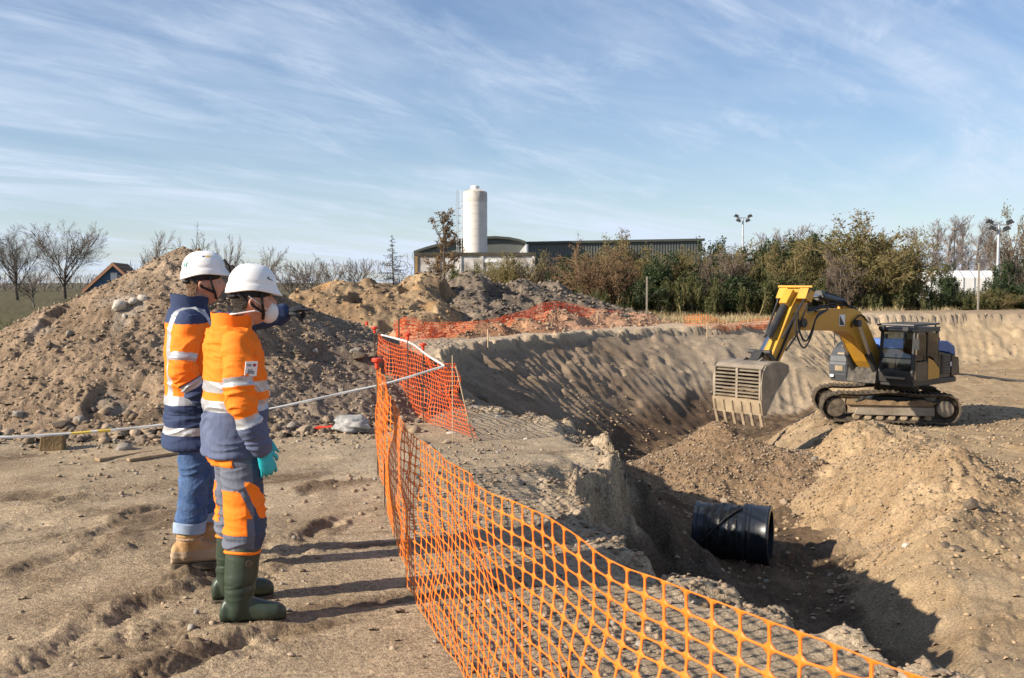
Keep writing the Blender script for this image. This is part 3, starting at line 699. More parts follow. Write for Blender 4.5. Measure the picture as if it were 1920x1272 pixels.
# dry grass strip in front of the hedge
def grass_patch(name, n, xr, yr, h, m, label, seed):
    rng = np.random.default_rng(seed); x = rng.uniform(*xr, n); y = rng.uniform(*yr, n)
    d, _ = pit_distance(x, y); k = d < -1.2 if name == 'dry_grass' else d < 5; x, y = x[k], y[k]; n = len(x)
    k = fbm(x, y, .35, 2, seed) > -.15; x, y = x[k], y[k]; n = len(x)
    z = ground(x, y); a = rng.uniform(0, 6.28, n); hh = h * rng.uniform(.4, 1.3, n); w = .012 + .008 * rng.random(n)
    lx = rng.normal(0, .4, n) * hh; ly = rng.normal(0, .4, n) * hh
    V = np.stack([np.stack([x - w * np.cos(a), y - w * np.sin(a), z - .02], -1), np.stack([x + w * np.cos(a), y + w * np.sin(a), z - .02], -1), np.stack([x + lx, y + ly, z + hh], -1)], 1).reshape(-1, 3)
    F = np.arange(3 * n).reshape(-1, 3)
    return tag(link(name, fast_mesh(name, V, F), m), label, 'grass', kind='stuff')
grass_patch('dry_grass', 16000, (4, 24), (41.5, 53), .24, mat('dry_grass', (.26, .20, .105), (.36, .285, .16), .7, .9), 'pale dry grass between the far netting and the hedge', 11)
grass_patch('field_grass', 9000, (-22, -9.5), (19, 48), .16, mat('green_grass', (.085, .09, .04), (.16, .15, .07), .7, .9), 'short green grass of the field left of the earth mound', 12)
# distant woodland line that closes the horizon
def wood_line():
    rng = np.random.default_rng(77); n = 16000
    x = rng.uniform(-190, 210, n); y = 190 + rng.normal(0, 7, n); hgt = 4.2 + 2.2 * vn(x * .05, x * 0, 5) + 1.0 * vn(x * .3, x * 0, 6)
    z = rng.random(n) ** .7 * hgt; s = rng.uniform(.25, .8, n)
    u = _norm(rng.normal(0, 1, (n, 3))); w = _norm(np.cross(u, rng.normal(0, 1, (n, 3)))); c = np.stack([x, y, z], -1); s = s[:, None]
    u = _norm(u * np.array((.5, .5, 1.5))); V = np.stack([c - u * s * 1.6, c - w * s * .10, c + u * s * 1.6, c + w * s * .10], 1).reshape(-1, 3)
    tag(link('far_woodland', fast_mesh('far_woodland', V, np.arange(4 * n).reshape(-1, 4)), mat('far_wood', (.15, .13, .125), (.23, .205, .19), .08, 1)), 'hazy brown line of woodland far behind everything', 'woodland', kind='stuff')
wood_line()

# ------------------------------------------------------------------ buildings
M_silo = mat('silo_paint', (.60, .56, .51), (.68, .64, .59), 1.2, .7, bump=.15, bscale=9)
M_stain = mat('silo_stain', (.34, .31, .275), (.58, .54, .49), 1.6, .85, thr=(.30, .58))
M_conc = mat('old_concrete', (.33, .29, .25), (.62, .60, .57), .9, .9, bump=.2, bscale=8, thr=(.40, .60))
M_coping = mat('coping_dark', (.045, .04, .033), (.10, .085, .06), 1.2, .9)
M_rust = mat('rust_stain', (.22, .12, .04), (.40, .27, .13), .9, .9)
M_steelg = mat('cladding_green', (.095, .105, .097), (.125, .135, .125), .5, .55, spec=.4)
M_roofg = mat('roof_green', (.055, .062, .052), (.075, .082, .07), .4, .6)
M_white = mat('white_trim', (.74, .74, .72), None, rough=.6)
M_galv = mat('galvanised', (.42, .44, .46), (.55, .57, .59), 3, .45, metal=.6)
M_dark = mat('dark_metal', (.03, .032, .035), (.055, .055, .055), 5, .5)
YS = 108.0
e = empty('grain_silo', (at(891, 470, YS).x, YS, 0), 0, 'tall pale cylindrical silo with a stained top', 'silo')
rs = 22.5 / FPX * YS; zt = at(891, 360, YS).z; zb = 4.2
MB().lathe([(rs, 0.0), (rs, zb), (rs, zt - 1.1)], 48).build('shell', M_silo, e, smooth=True)
MB().lathe([(rs + .012, zt - 1.1), (rs + .012, zt - .25), (rs - .05, zt), (.55, zt + .28)], 48).build('roof', M_stain, e, smooth=True)
cap_ = MB().lathe([(.42, zt + .22), (.46, zt + .35), (.46, zt + .62), (.15, zt + .68)], 20).build('roof_vent', M_white, e, smooth=True)
for i in range(1, 9):
    MB().lathe([(rs + .02, zb + i * .82), (rs + .02, zb + i * .82 + .035)], 48, caps=False).build('hoop', M_silo, e)
lad = MB(); lx = -rs - .18
for dy in (-.22, .22): lad.tube([(lx, dy, .2), (lx, dy, zt + .1)], .035, 6)
for i in range(int(zt / .45)): lad.tube([(lx, -.22, .4 + i * .45), (lx, .22, .4 + i * .45)], .02, 5)
lo = lad.build('ladder', M_galv, e)
cg = MB()
for i in range(9):
    zz = 3.2 + i * .82
    if zz < zt: cg.tube([(lx, -.22, zz), (lx - .35, -.3, zz), (lx - .55, 0, zz), (lx - .35, .3, zz), (lx, .22, zz)], .03, 5)
for yy in (-.28, 0, .28): cg.tube([(lx - (.53 if yy == 0 else .36), yy, 3.0), (lx - (.53 if yy == 0 else .36), yy, zt + .2)], .022, 5)
cg.build('safety_cage', M_galv, lo)
for zz in (5.2, 7.6, 10.0):
    if zz < zt: MB().box((-rs - .09, 0, zz), (.25, .5, .06)).build('bracket', M_galv, e)
# low concrete building in front of it
Yc = 104.0
xl = at(779, 480, Yc).x; xr = at(1002, 480, Yc).x; zc_ = at(880, 474, Yc).z
e = empty('concrete_building', ((xl + xr) / 2, Yc + 2.5, 0), 0, 'low pale concrete building with rusty streaks below the silo', 'building')
hw = (xr - xl) / 2
MB().box((0, 0, (zc_ - .35) / 2), (hw * 2, 5, zc_ - .35)).build('wall', M_conc, e)
MB().box((0, 0, zc_ - .175 + .003), (hw * 2 + .3, 5.3, .35)).build('coping', M_coping, e)
for i, fx in enumerate((-.985, -.62, -.25, .12, .5, .985)):
    MB().box((fx * hw, -2.56, (zc_ - .36) / 2), (.28, .12, zc_ - .36)).build('pilaster', M_rust if i < 2 else M_conc, e)
MB().box((hw * .33, -2.53, zc_ - .85), (2.4, .05, .35)).build('sign_panel', M_white, e)
# barrel roofed hall behind the silo
Yb = 113.0
e = empty('barrel_hall', (0, Yb, 0), 0, 'dark green curved roof of a hall behind the silo', 'building')
pts = [(at(px, py, Yb).x, at(px, py, Yb).z) for px, py in [(776, 472), (800, 464), (830, 456), (862, 449), (895, 445.5), (928, 444), (955, 446), (975, 450), (990, 455.5)]]
MB().prism([(pts[0][0], 0), (pts[-1][0], 0)] + [(x, z - .2) for x, z in pts[::-1]], 0.05, 9).build('wall', M_steelg, e)
for i in range(len(pts) - 1):
    (xa, za), (xb, zb_) = pts[i], pts[i + 1]
    MB().prism([(xa, za - .19), (xb, zb_ - .19), (xb, zb_), (xa, za)], -.3, 9.3).build('roof_panel', M_roofg, e)
fas = MB().prism([(x, z - .22) for x, z in pts] + [(x, z + .06) for x, z in pts[::-1]], -.42, -.31).build('fascia', M_roofg, e)
# long warehouse
Yw = 112.0
xa = at(991, 460, Yw).x; xb = at(1316, 450, Yw).x; za = at(991, 453.5, Yw).z; zb2 = at(1316, 447.5, Yw).z
e = empty('warehouse', (0, Yw, 0), 0, 'long low grey green warehouse with ribbed cladding', 'building')
MB().prism([(xa, 0), (xb, 0), (xb, zb2 - .25), (xa, za - .25)], .1, 18).build('wall', M_steelg, e)
nrib = 62
for i in range(nrib):
    t = (i + .5) / nrib; x = xa + (xb - xa) * t; z = za + (zb2 - za) * t - .27
    MB().box((x, .06, z / 2), ((xb - xa) / nrib * .55, .10, z)).build('cladding_panel', M_steelg, e)
MB().prism([(xa - .25, za - .26), (xb + .3, zb2 - .26), (xb + .3, zb2), (xa - .25, za)], -.25, 18.2).build('roof', M_roofg, e)
MB().prism([(xa - .30, 0), (xa - .02, 0), (xa - .02, za - .28), (xa - .30, za - .28)], -.2, 3).build('corner_trim', M_white, e)
MB().prism([(xa - 1.5, za - 1.8), (xa - .31, za - 1.8), (xa - .31, za - .3)], -.18, .1).build('gable_panel', M_white, e)
# small house with a blue gable behind the mound
Yh = 78.0
ap = at(213, 493, Yh)
e = empty('blue_gable_house', (ap.x, Yh, 0), R(12), 'small house with blue gable wall and tiled roof behind the mound', 'house')
hz = ap.z; hw = 2.3; dep = 6.0; M_blue = mat('blue_plaster', (.07, .13, .22), (.11, .18, .28), 1.5, .85); M_tile = mat('roof_tile', (.12, .07, .045), (.24, .14, .085), 3, .9)
MB().prism([(-hw + .3, 0), (hw - .3, 0), (hw - .3, hz - hw + .12), (0, hz - .2), (-hw + .3, hz - hw + .12)], 0, dep).build('wall', M_blue, e)
rf = None
for s in (-1, 1):
    sl = MB().prism([(0, hz), (s * hw, hz - hw * .95), (s * hw, hz - hw * .95 - .16), (0, hz - .16)], -.35, dep + .35).build('roof_slope', M_tile, e)
    MB().prism([(0, hz + .01), (s * hw, hz - hw * .95 + .01), (s * hw, hz - hw * .95 - .26), (0, hz - .25)], -.42, -.355).build('verge_board', mat('verge', (.42, .20, .11), (.5, .27, .16), 2, .8), sl)
    for k in range(9):
        t = (k + .5) / 9
        MB().box((s * hw * t, dep / 2, hz - hw * .95 * t + .03), (.28, dep + .7, .05), Matrix.Rotation(s * R(43.5), 3, 'Y')).build('tile_row', M_tile, sl)
MB().box((0, -.01, hz - 1.05), (.5, .06, .55)).build('window', M_white, e)
# white yard behind the hedge on the right
Yy = 74
xa = at(1705, 520, Yy).x; xb = at(1990, 520, Yy).x
e = empty('greenhouse', ((xa + xb) / 2, Yy + 3, 0), 0, 'long low white greenhouse glimpsed through the hedge gap', 'greenhouse')
zz = at(1800, 508, Yy).z; wd = xb - xa
M_film = mat('white_film', (.70, .70, .68), (.82, .82, .80), 2, .5)
for i in range(14):
    MB().prism([(-3, .0), (-3, zz - .5), (-2.2, zz), (2.2, zz), (3, zz - .5), (3, 0)], -wd / 2 + wd / 14 * i + .03, -wd / 2 + wd / 14 * (i + 1) - .03, 'x').build('film_panel', M_film, e)
for i in range(15):
    x = -wd / 2 + wd / 14 * i
    MB().prism([(-3.03, 0), (-3.03, zz - .5), (-2.2, zz + .03), (2.2, zz + .03), (3.03, zz - .5), (3.03, 0)], x - .035, x + .035, 'x').build('hoop', M_galv, e)
# floodlight masts and the street lamp
def floodlight(px, ytop, Y, label, four=True):
    p = at(px, ytop, Y); e = empty('floodlight_mast', (p.x, Y, 0), 0, label, 'floodlight', 'floodlight masts')
    H = p.z; MB().tube([(0, 0, 0), (0, 0, H)], [.13, .07], 10).build('mast', M_galv, e, smooth=True)
    MB().box((0, 0, H), (1.15, .09, .09)).build('crossarm', M_galv, e)
    for sx in (-1, 1):
        for k in (0, 1):
            c = (sx * (.40 + .18 * k), -.1, H + (.16 if k else -.22))
            l = MB().box(c, (.42, .22, .26), Matrix.Rotation(sx * R(-25), 3, 'Y'), (.7, .7)).build('lamp_head', M_dark, e)
            MB().box((c[0], c[1] - .03, c[2] - .15), (.30, .16, .02), Matrix.Rotation(sx * R(-25), 3, 'Y')).build('lens', M_white, l)
floodlight(1393, 409, 88, 'floodlight mast with four lamps standing above the hedge middle')
floodlight(1873, 422, 59, 'floodlight mast with four lamps near the right edge')
p = at(1790, 432, 84)
e = empty('street_lamp', (p.x, 84, 0), 0, 'slim dark street lamp with a flat round head in the yard', 'street lamp')
MB().tube([(0, 0, 0), (0, 0, p.z)], [.07, .04], 8).build('pole', M_dark, e)
MB().lathe([(.05, p.z - .02), (.32, p.z + .02), (.28, p.z + .12), (.06, p.z + .2)], 16).build('lamp_head', M_bark, e, smooth=True)
# fence posts in the hedge
M_post = mat('concrete_post', (.21, .185, .15), (.30, .27, .22), 3, .9)
for px, yt, Y, lab in [(1213, 520, 50.5, 'pale concrete fence post right of the reddish shrub'), (1836, 494, 51.5, 'pale square fence post before the white greenhouse'), (1546, 516, 51, 'thin green fence post above the boom')]:
    p = at(px, yt, Y); z = gzz(p.x, Y)
    MB_ = MB(); MB_.box((0, 0, (p.z - z) / 2 - .1), (.08, .08, p.z - z + .2), None, (.9, .9)); MB_.box((0, 0, p.z - z), (.09, .09, .05), None, (.5, .5))
    o = MB_.build('fence_post', M_post if px != 1546 else M_leafg, None, (p.x, Y, z)); tag(o, lab, 'post')
# ------------------------------------------------------------------ excavator
M_yel = mat('machine_yellow', (.56, .29, .022), (.46, .235, .03), 1.6, .45, spec=.45, bump=.05, bscale=20, third=(.38, .25, .10))
M_blk = mat('machine_black', (.018, .019, .021), (.045, .043, .04), 2.5, .42, spec=.4)
M_gry = mat('machine_grey', (.05, .055, .062), (.085, .09, .098), 2.0, .5, third=(.22, .19, .15))
M_gryd = mat('dusty_mat', (.035, .034, .032), (.12, .105, .085), 9, .9, third=(.25, .2, .15))
M_brn = mat('dusty_brown_panel', (.10, .07, .04), (.17, .125, .075), 2, .6)
M_blu = mat('hood_blue', (.022, .085, .30), (.035, .11, .34), 2, .4, spec=.45)
M_stl = mat('worn_steel', (.20, .165, .125), (.34, .285, .215), 3, .55, metal=.25, bump=.15, bscale=25)
M_stld = mat('muddy_steel', (.23, .175, .115), (.36, .28, .185), 3, .8, bump=.3, bscale=30)
M_trk = mat('track_steel', (.045, .037, .03), (.15, .115, .075), 7, .8, bump=.3, bscale=30)
M_chr = mat('cylinder_rod', (.55, .55, .56), None, rough=.18, metal=1.0)
M_hose = mat('hose_rubber', (.012, .012, .013), (.03, .03, .03), 5, .5)
M_mud = mat('caked_mud', (.16, .105, .058), (.28, .19, .105), 6, 1, bump=.8, bscale=25)
def glass_mat():
    m = bpy.data.materials.new('tinted_glass'); m.use_nodes = True; N = m.node_tree.nodes; L = m.node_tree.links
    g = N.new('ShaderNodeBsdfGlossy'); g.inputs['Roughness'].default_value = .03; g.inputs['Color'].default_value = (.85, .9, 1, 1)
    t = N.new('ShaderNodeBsdfTransparent'); t.inputs['Color'].default_value = (.42, .46, .48, 1)
    lw = N.new('ShaderNodeFresnel'); lw.inputs['IOR'].default_value = 1.65
    x = N.new('ShaderNodeMixShader'); L.new(lw.outputs[0], x.inputs[0]); L.new(t.outputs[0], x.inputs[1]); L.new(g.outputs[0], x.inputs[2])
    L.new(x.outputs[0], N['Material Output'].inputs['Surface']); return m
M_glass = glass_mat()
EX = (10.22, 26.35); EZ = BENCH + .08
YAW = R(221)
ex = empty('excavator', (EX[0], EX[1], EZ), 0, 'yellow and black tracked excavator with slatted bucket on the sandy bench', 'excavator')
HR = (0, 0, YAW)
def H(mb, name, m, parent=None, **k):     # a part of the turned upper structure (sub-parts sit in the same frame)
    if parent is None: return mb.build(name, m, ex, (0, 0, 0), HR, **k)
    return mb.build(name, m, parent, **k)
# undercarriage (its own heading)
UR = (0, 0, R(-11)); TX0, TX1, TR, TH = -2.02, 1.30, .335, .70
def track(sy):
    yc = sy * .98
    L_ = []                                   # closed belt path in x,z
    for a in np.linspace(90, 270, 13): L_.append((TX0 + .33 + (TR + .0) * math.cos(R(a)) , .36 + TR * math.sin(R(a))))
    for t in np.linspace(.05, .95, 22): L_.append((TX0 + .33 + t * (TX1 - TX0 - .66), .36 - TR))
    for a in np.linspace(-90, 90, 13): L_.append((TX1 - .33 + (TR + .02) * math.cos(R(a)), .37 + (TR + .02) * math.sin(R(a))))
    for t in np.linspace(.05, .95, 22): L_.append((TX1 - .33 - t * (TX1 - TX0 - .66), .37 + TR + .02 - .035 * math.sin(t * math.pi * 2.0) ** 2 + .06 * math.sin(t * math.pi)))
    P = np.array(L_); seg = np.hypot(*(np.roll(P, -1, 0) - P).T); cum = np.concatenate([[0], np.cumsum(seg)]); n = 58
    mb = MB(); link_ = MB()
    for i in range(n):
        s = cum[-1] * i / n; j = min(np.searchsorted(cum, s, 'right') - 1, len(P) - 1); f = (s - cum[j]) / seg[j]
        a, b = P[j], P[(j + 1) % len(P)]; c = a + (b - a) * f; an = math.atan2(b[1] - a[1], b[0] - a[0]); w = cum[-1] / n * .92
        rot = Matrix.Rotation(-an, 3, 'Y')
        mb.box((c[0], yc, c[1]), (w, .56, .03), rot)
        q = rot @ Vector((0, 0, -.028)); mb.box((c[0] + q.x, yc, c[1] + q.z), (.02, .55, .035), rot)
        q = rot @ Vector((0, 0, .05)); link_.box((c[0] + q.x, yc, c[1] + q.z), (w * 1.05, .2, .07), rot)
    o = mb.build('track_shoes', M_trk, ex, (0, 0, 0), UR); o['kind'] = 'stuff'
    c = link_.build('track_chain', M_trk, ex, (0, 0, 0), UR); c['kind'] = 'stuff'
    fr = MB().prism([(TX0 + .62, .22), (TX1 - .62, .22), (TX1 - .58, .46), (TX0 + .95, .50), (TX0 + .62, .42)], yc - .14, yc + .14, bevel=.015).build('track_frame', M_stld, ex, (0, 0, 0), UR)
    gp = MB().prism([(TX0 + .80, .19), (TX1 - .58, .19), (TX1 - .58, .40), (TX0 + .86, .36)], yc - sy * -.0 - .20, yc - .145, bevel=.008).build('track_guard', M_stl, fr)
    for k in range(7):
        MB().lathe([(.07, yc - .16), (.10, yc - .12), (.10, yc + .12), (.07, yc + .16)], 14, (TX0 + .86 + k * .29, 0, .13), 'y').build('track_roller', M_stld, ex, (0, 0, 0), UR, smooth=True)
    MB().lathe([(.05, yc - .2), (.24, yc - .19), (.26, yc - .12), (.26, yc + .12), (.24, yc + .2)], 20, (TX0 + .33, 0, .36), 'y').build('idler_wheel', M_trk, ex, (0, 0, 0), UR, smooth=True)
    sp = MB().lathe([(.05, yc - .26), (.19, yc - .255), (.21, yc - .22), (.21, yc + .2)], 24, (TX1 - .33, 0, .37), 'y').build('final_drive', M_stl, ex, (0, 0, 0), UR, smooth=True)
    tp = [(math.cos(2 * math.pi * i / 42) * (.275 + (.03 if i % 2 else -.01)) + TX1 - .33, math.sin(2 * math.pi * i / 42) * (.275 + (.03 if i % 2 else -.01)) + .37) for i in range(42)]
    MB().prism(tp, yc - .05, yc + .05).build('sprocket', M_trk, sp)
    mu = MB()
    rng_ = random.Random(3 + sy)
    pr = [(TX0 + .6, .44)] + [(TX0 + .62 + i * .115, .49 + rng_.uniform(.0, .10)) for i in range(20)] + [(TX1 - .68, .44)]
    mu.prism(pr, yc - .22, yc + .13).build('mud_clump', M_mud, ex, (0, 0, 0), UR)
for s in (-1, 1): track(s)
MB().prism([(-.9, .30), (.75, .30), (.55, .62), (-.7, .62)], -.80, .80, bevel=.03).build('car_body', M_blk, ex, (0, 0, 0), UR)
MB().lathe([(.52, .60), (.56, .66), (.56, .86), (.48, 1.0)], 28).build('slew_ring', M_trk, ex, smooth=True)
# upper structure
H(MB().prism([(-1.0, -1.12), (1.22, -1.12), (1.28, 1.12), (-1.0, 1.12), (-1.22, .8), (-1.30, 0), (-1.22, -.8)], .96, 1.10, 'z', bevel=.02), 'platform', M_blk)
H(MB().prism([(-.72, -1.12), (-.72, 1.12), (-1.02, 1.08), (-1.26, .75), (-1.32, 0), (-1.26, -.75), (-1.02, -1.08)], 1.10, 1.62, 'z', bevel=.04), 'counterweight', M_blk)
eng = H(MB().prism([(-.70, 1.10), (-.06, 1.10), (-.06, 1.80), (-.70, 1.70)], -1.10, 1.10, bevel=.02), 'engine_housing', M_brn)
H(MB().prism([(-1.12, 1.63), (-.712, 1.72), (-.07, 1.82), (-.10, 2.06), (-.70, 2.04), (-1.05, 1.90)], -1.06, 1.06, bevel=.05), 'engine_hood', M_blu)
H(MB().prism([(-1.18, 1.13), (-.73, 1.13), (-.73, 1.68), (-1.10, 1.60)], 1.04, 1.135, bevel=.012), 'side_panel', M_brn)
gr = H(MB().box((-.86, 0, 2.0), (.34, .9, .05), Matrix.Rotation(R(-16), 3, 'Y')), 'hood_grille', M_blk)
for k in range(6): H(MB().box((-.86, -.36 + k * .145, 2.025), (.30, .06, .03), Matrix.Rotation(R(-16), 3, 'Y')), 'louvre', M_brn, gr)
g2 = H(MB().box((-.42, 1.105, 1.46), (.50, .03, .52)), 'side_grille', M_blk)
for k in range(7): H(MB().box((-.42, 1.128, 1.25 + k * .07), (.40, .03, .030), Matrix.Rotation(R(25), 3, 'X')), 'louvre', M_brn, g2)
H(MB().lathe([(.05, 1.9), (.05, 2.16), (.065, 2.17)], 12, (-.5, -.6, 0)), 'exhaust_pipe', M_blk, smooth=True)
H(MB().lathe([(.08, 2.02), (.09, 2.07), (.07, 2.12)], 14, (-.85, .65, 0)), 'fuel_cap', M_blk, smooth=True)
H(MB().box((-.63, 1.152, 1.45), (.07, .012, .11)), 'maker_plate', M_white)
# cab
CX0, CX1, CY0, CY1, CZ0, CZ1 = .02, 1.34, .20, 1.14, 1.06, 2.40
cabm = MB().prism([(CX0, CZ0), (CX1 - .04, CZ0), (CX1, CZ0 + .25), (CX1, CZ0 + .30), (CX0, CZ0 + .30)], CY0, CY1, bevel=.02)
cab = H(cabm, 'cab_base', M_blk)
def post(x0, z0, x1, z1, y, w=.07, m=M_blk, name='cab_post'):
    H(MB().tube([(x0, y, z0), (x1, y, z1)], w / 1.5, 6), name, m)
for y in (CY0 + .04, CY1 - .04):
    post(CX1 - .02, CZ0 + .25, CX1 - .12, CZ1 - .04, y); post(CX0 + .04, CZ0 + .25, CX0 + .04, CZ1 - .03, y); 
post(CX0 + .62, CZ0 + .25, CX0 + .60, CZ1 - .03, CY1 - .04)
H(MB().prism([(CX0 - .02, CZ1 - .08), (CX1 - .08, CZ1 - .08), (CX1 - .02, CZ1 - .02), (CX1 - .15, CZ1 + .03), (CX0, CZ1 + .04)], CY0 - .02, CY1 + .02, bevel=.02), 'cab_roof', M_blk)
gd = H(MB().tube([(CX0 + .05, CY0, CZ1 + .12), (CX1 + .05, CY0, CZ1 + .10), (CX1 + .05, CY1, CZ1 + .10), (CX0 + .05, CY1, CZ1 + .12), (CX0 + .05, CY0, CZ1 + .12)], .028, 6), 'roof_guard', M_blk)
for k in range(9):
    x = CX0 + .12 + k * .145; H(MB().tube([(x, CY0, CZ1 + .12), (x, CY1, CZ1 + .12)], .017, 5), 'guard_bar', M_blk, gd)
for x in (CX0 + .12, CX1 - .2):
    for y in (CY0 + .05, CY1 - .05): H(MB().box((x, y, CZ1 + .07), (.05, .03, .12)), 'guard_foot', M_blk, gd)
for y in (CY0 + .12, CY1 - .18): H(MB().box((CX1 + .06, y, CZ1 + .02), (.08, .14, .09)), 'work_lamp', M_dark)
# glazing
H(MB().prism([(CX1 - .015, CZ0 + .62), (CX1 - .118, CZ1 - .08), (CX1 - .130, CZ1 - .08), (CX1 - .027, CZ0 + .62)], CY0 + .08, CY1 - .08), 'windscreen', M_glass)
H(MB().prism([(CX1 + .005, CZ0 + .30), (CX1 - .012, CZ0 + .60), (CX1 - .024, CZ0 + .60), (CX1 - .007, CZ0 + .30)], CY0 + .08, CY1 - .08), 'lower_windscreen', M_glass)
H(MB().tube([(CX1 - .005, CY0 + .07, CZ0 + .61), (CX1 - .005, CY1 - .07, CZ0 + .61)], .016, 5), 'windscreen_rail', M_blk)
H(MB().box((CX1 + .06, (CY0 + CY1) / 2, CZ0 + .12), (.10, .55, .05)), 'foot_step', M_stl)
dr = H(MB().prism([(CX0 + .66, CZ0 + .06), (CX1 - .08, CZ0 + .06), (CX1 - .07, CZ0 + .52), (CX0 + .66, CZ0 + .52)], CY1 - .01, CY1 + .025, bevel=.006), 'cab_door', M_brn)
H(MB().prism([(CX0 + .66, CZ0 + .56), (CX1 - .09, CZ0 + .56), (CX1 - .16, CZ1 - .12), (CX0 + .66, CZ1 - .12)], CY1 - .005, CY1 + .008), 'door_window', M_glass, dr)
H(MB().tube([(CX0 + .64, CY1 + .02, CZ0 + .06), (CX0 + .64, CY1 + .02, CZ1 - .08), (CX1 - .15, CY1 + .02, CZ1 - .08), (CX1 - .06, CY1 + .02, CZ0 + .54), (CX1 - .06, CY1 + .02, CZ0 + .06), (CX0 + .64, CY1 + .02, CZ0 + .06)], .022, 5), 'door_frame', M_brn, dr)
H(MB().tube([(CX0 + .72, CY1 + .05, CZ0 + .5), (CX0 + .72, CY1 + .06, CZ0 + .66)], .014, 6), 'door_handle', M_blk, dr)
H(MB().prism([(CX0 + .0, CZ0 + .06), (CX0 + .62, CZ0 + .06), (CX0 + .62, CZ0 + .62), (CX0 + .30, CZ0 + .52), (CX0 + .0, CZ0 + .30)], CY1 - .01, CY1 + .022, bevel=.006), 'cab_corner_panel', M_yel)
H(MB().prism([(CX0 + .03, CZ0 + .36), (CX0 + .30, CZ0 + .58), (CX0 + .58, CZ0 + .68), (CX0 + .58, CZ1 - .12), (CX0 + .05, CZ1 - .12)], CY1 - .01, CY1 + .004), 'rear_side_window', M_glass)
H(MB().prism([(CX0 + .02, CZ0 + .6), (CX0 + .035, CZ0 + .6), (CX0 + .035, CZ1 - .1), (CX0 + .02, CZ1 - .1)], CY0 + .08, CY1 - .08), 'rear_window', M_glass)
seat = H(MB().prism([(.35, 1.40), (.82, 1.40), (.84, 1.52), (.50, 1.54), (.40, 2.10), (.28, 2.10)], .45, .92, bevel=.03), 'operator_seat', M_hose)
H(MB().tube([(1.05, .5, 1.36), (1.0, .5, 1.75)], .02, 6), 'control_lever', M_hose); H(MB().tube([(1.05, .85, 1.36), (1.0, .85, 1.75)], .02, 6), 'control_lever', M_hose)
mi_ = H(MB().box((1.42, 1.24, 2.05), (.03, .16, .28)), 'side_mirror', M_blk); H(MB().tube([(1.28, 1.14, 2.2), (1.42, 1.22, 2.15)], .012, 5), 'mirror_arm', M_blk, mi_)
# right front: curved step box and the mat in front of the boom foot
tb = H(MB().prism([(.15, 1.02), (1.34, .98), (1.42, 1.15), (1.44, 1.42), (1.38, 1.64), (1.22, 1.84), (.98, 1.98), (.6, 2.03), (.15, 2.03)], -1.16, -.62, bevel=.04), 'step_box', M_gry)
for (x, z, ang) in ((1.43, 1.33, -4), (1.33, 1.66, 32), (1.08, 1.90, 58)):
    H(MB().box((x, -.84, z), (.05, .22, .13), Matrix.Rotation(-R(ang), 3, 'Y')), 'step_recess', M_stld, tb)
H(MB().box((1.43, -1.05, 1.12), (.03, .10, .06)), 'front_lamp', M_white, tb)
for z in (1.22, 1.5): H(MB().box((1.425 - (z - 1.22) * .05, -.89, z), (.03, .50, .012)), 'panel_seam', M_blk, tb)
H(MB().tube([(1.2, -1.12, 1.9), (1.2, -1.14, 2.25), (.7, -1.14, 2.35), (.3, -1.12, 2.05)], .018, 6), 'hand_rail', M_blk)
H(MB().prism([(1.26, 1.0), (1.44, 1.0), (1.36, 1.38), (1.10, 1.42)], -.615, .175, bevel=.01), 'front_apron', M_gryd)
# boom, stick, cylinders (centre line at y = BY)
BY = -.20
bp = [(.62, 1.48), (1.18, 2.12), (1.58, 2.60), (1.86, 2.84), (2.2, 2.92), (3.2, 2.92), (4.35, 2.84), (4.55, 2.70), (4.52, 2.52), (4.30, 2.44), (3.3, 2.40), (2.55, 2.36), (2.22, 2.24), (1.95, 2.02), (1.5, 1.55), (1.02, 1.16), (.78, 1.12), (.6, 1.25)]
boom = H(MB().prism(bp, BY - .19, BY + .19, bevel=.012), 'boom', M_yel)
H(MB().prism([(2.62, 2.50), (2.88, 2.50), (2.88, 2.78), (2.62, 2.78)], BY + .194, BY + .20), 'maker_badge', M_white, boom)
H(MB().prism([(2.64, 2.52), (2.86, 2.52), (2.86, 2.76)], BY + .201, BY + .206), 'badge_triangle', M_dark, boom)
H(MB().prism([(2.62, 2.50), (2.88, 2.50), (2.88, 2.78), (2.62, 2.78)], BY - .20, BY - .194), 'maker_badge', M_white, boom)
H(MB().prism([(2.64, 2.52), (2.86, 2.52), (2.64, 2.76)], BY - .206, BY - .201), 'badge_triangle', M_dark, boom)
for s in (-1, 1):
    y = BY + s * .30
    cyl = H(MB().tube([(1.20, y, 1.16), (1.62, y, 1.75)], .085, 12), 'boom_cylinder', M_blk, smooth=True)
    H(MB().tube([(1.62, y, 1.75), (2.18, y, 2.55)], .045, 10), 'rod', M_chr, cyl, smooth=True)
    H(MB().lathe([(.09, y - .06), (.09, y + .06)], 14, (2.18, 0, 2.55), 'y'), 'pin', M_blk, cyl, smooth=True)
ac = H(MB().tube([(2.35, BY, 3.06), (3.45, BY, 3.24)], .10, 12), 'stick_cylinder', M_blk, smooth=True)
H(MB().tube([(3.45, BY, 3.24), (4.30, BY, 3.22)], .05, 10), 'rod', M_chr, ac, smooth=True)
H(MB().prism([(2.15, 2.88), (2.55, 2.90), (2.42, 3.12), (2.28, 3.12)], BY - .08, BY + .08), 'cylinder_bracket', M_yel, ac)
H(MB().tube([(3.30, BY - .05, 3.24), (3.46, BY - .05, 3.26)], .125, 12), 'gland', M_blk, ac, smooth=True)
stick = H(MB().prism([(4.20, 3.02), (4.28, 3.34), (4.52, 3.42), (4.85, 3.05), (5.30, 2.38), (5.78, 1.68), (5.80, 1.50), (5.66, 1.44), (5.5, 1.55), (4.95, 2.20), (4.55, 2.42), (4.34, 2.50)], BY - .16, BY + .16, bevel=.012), 'stick', M_yel)
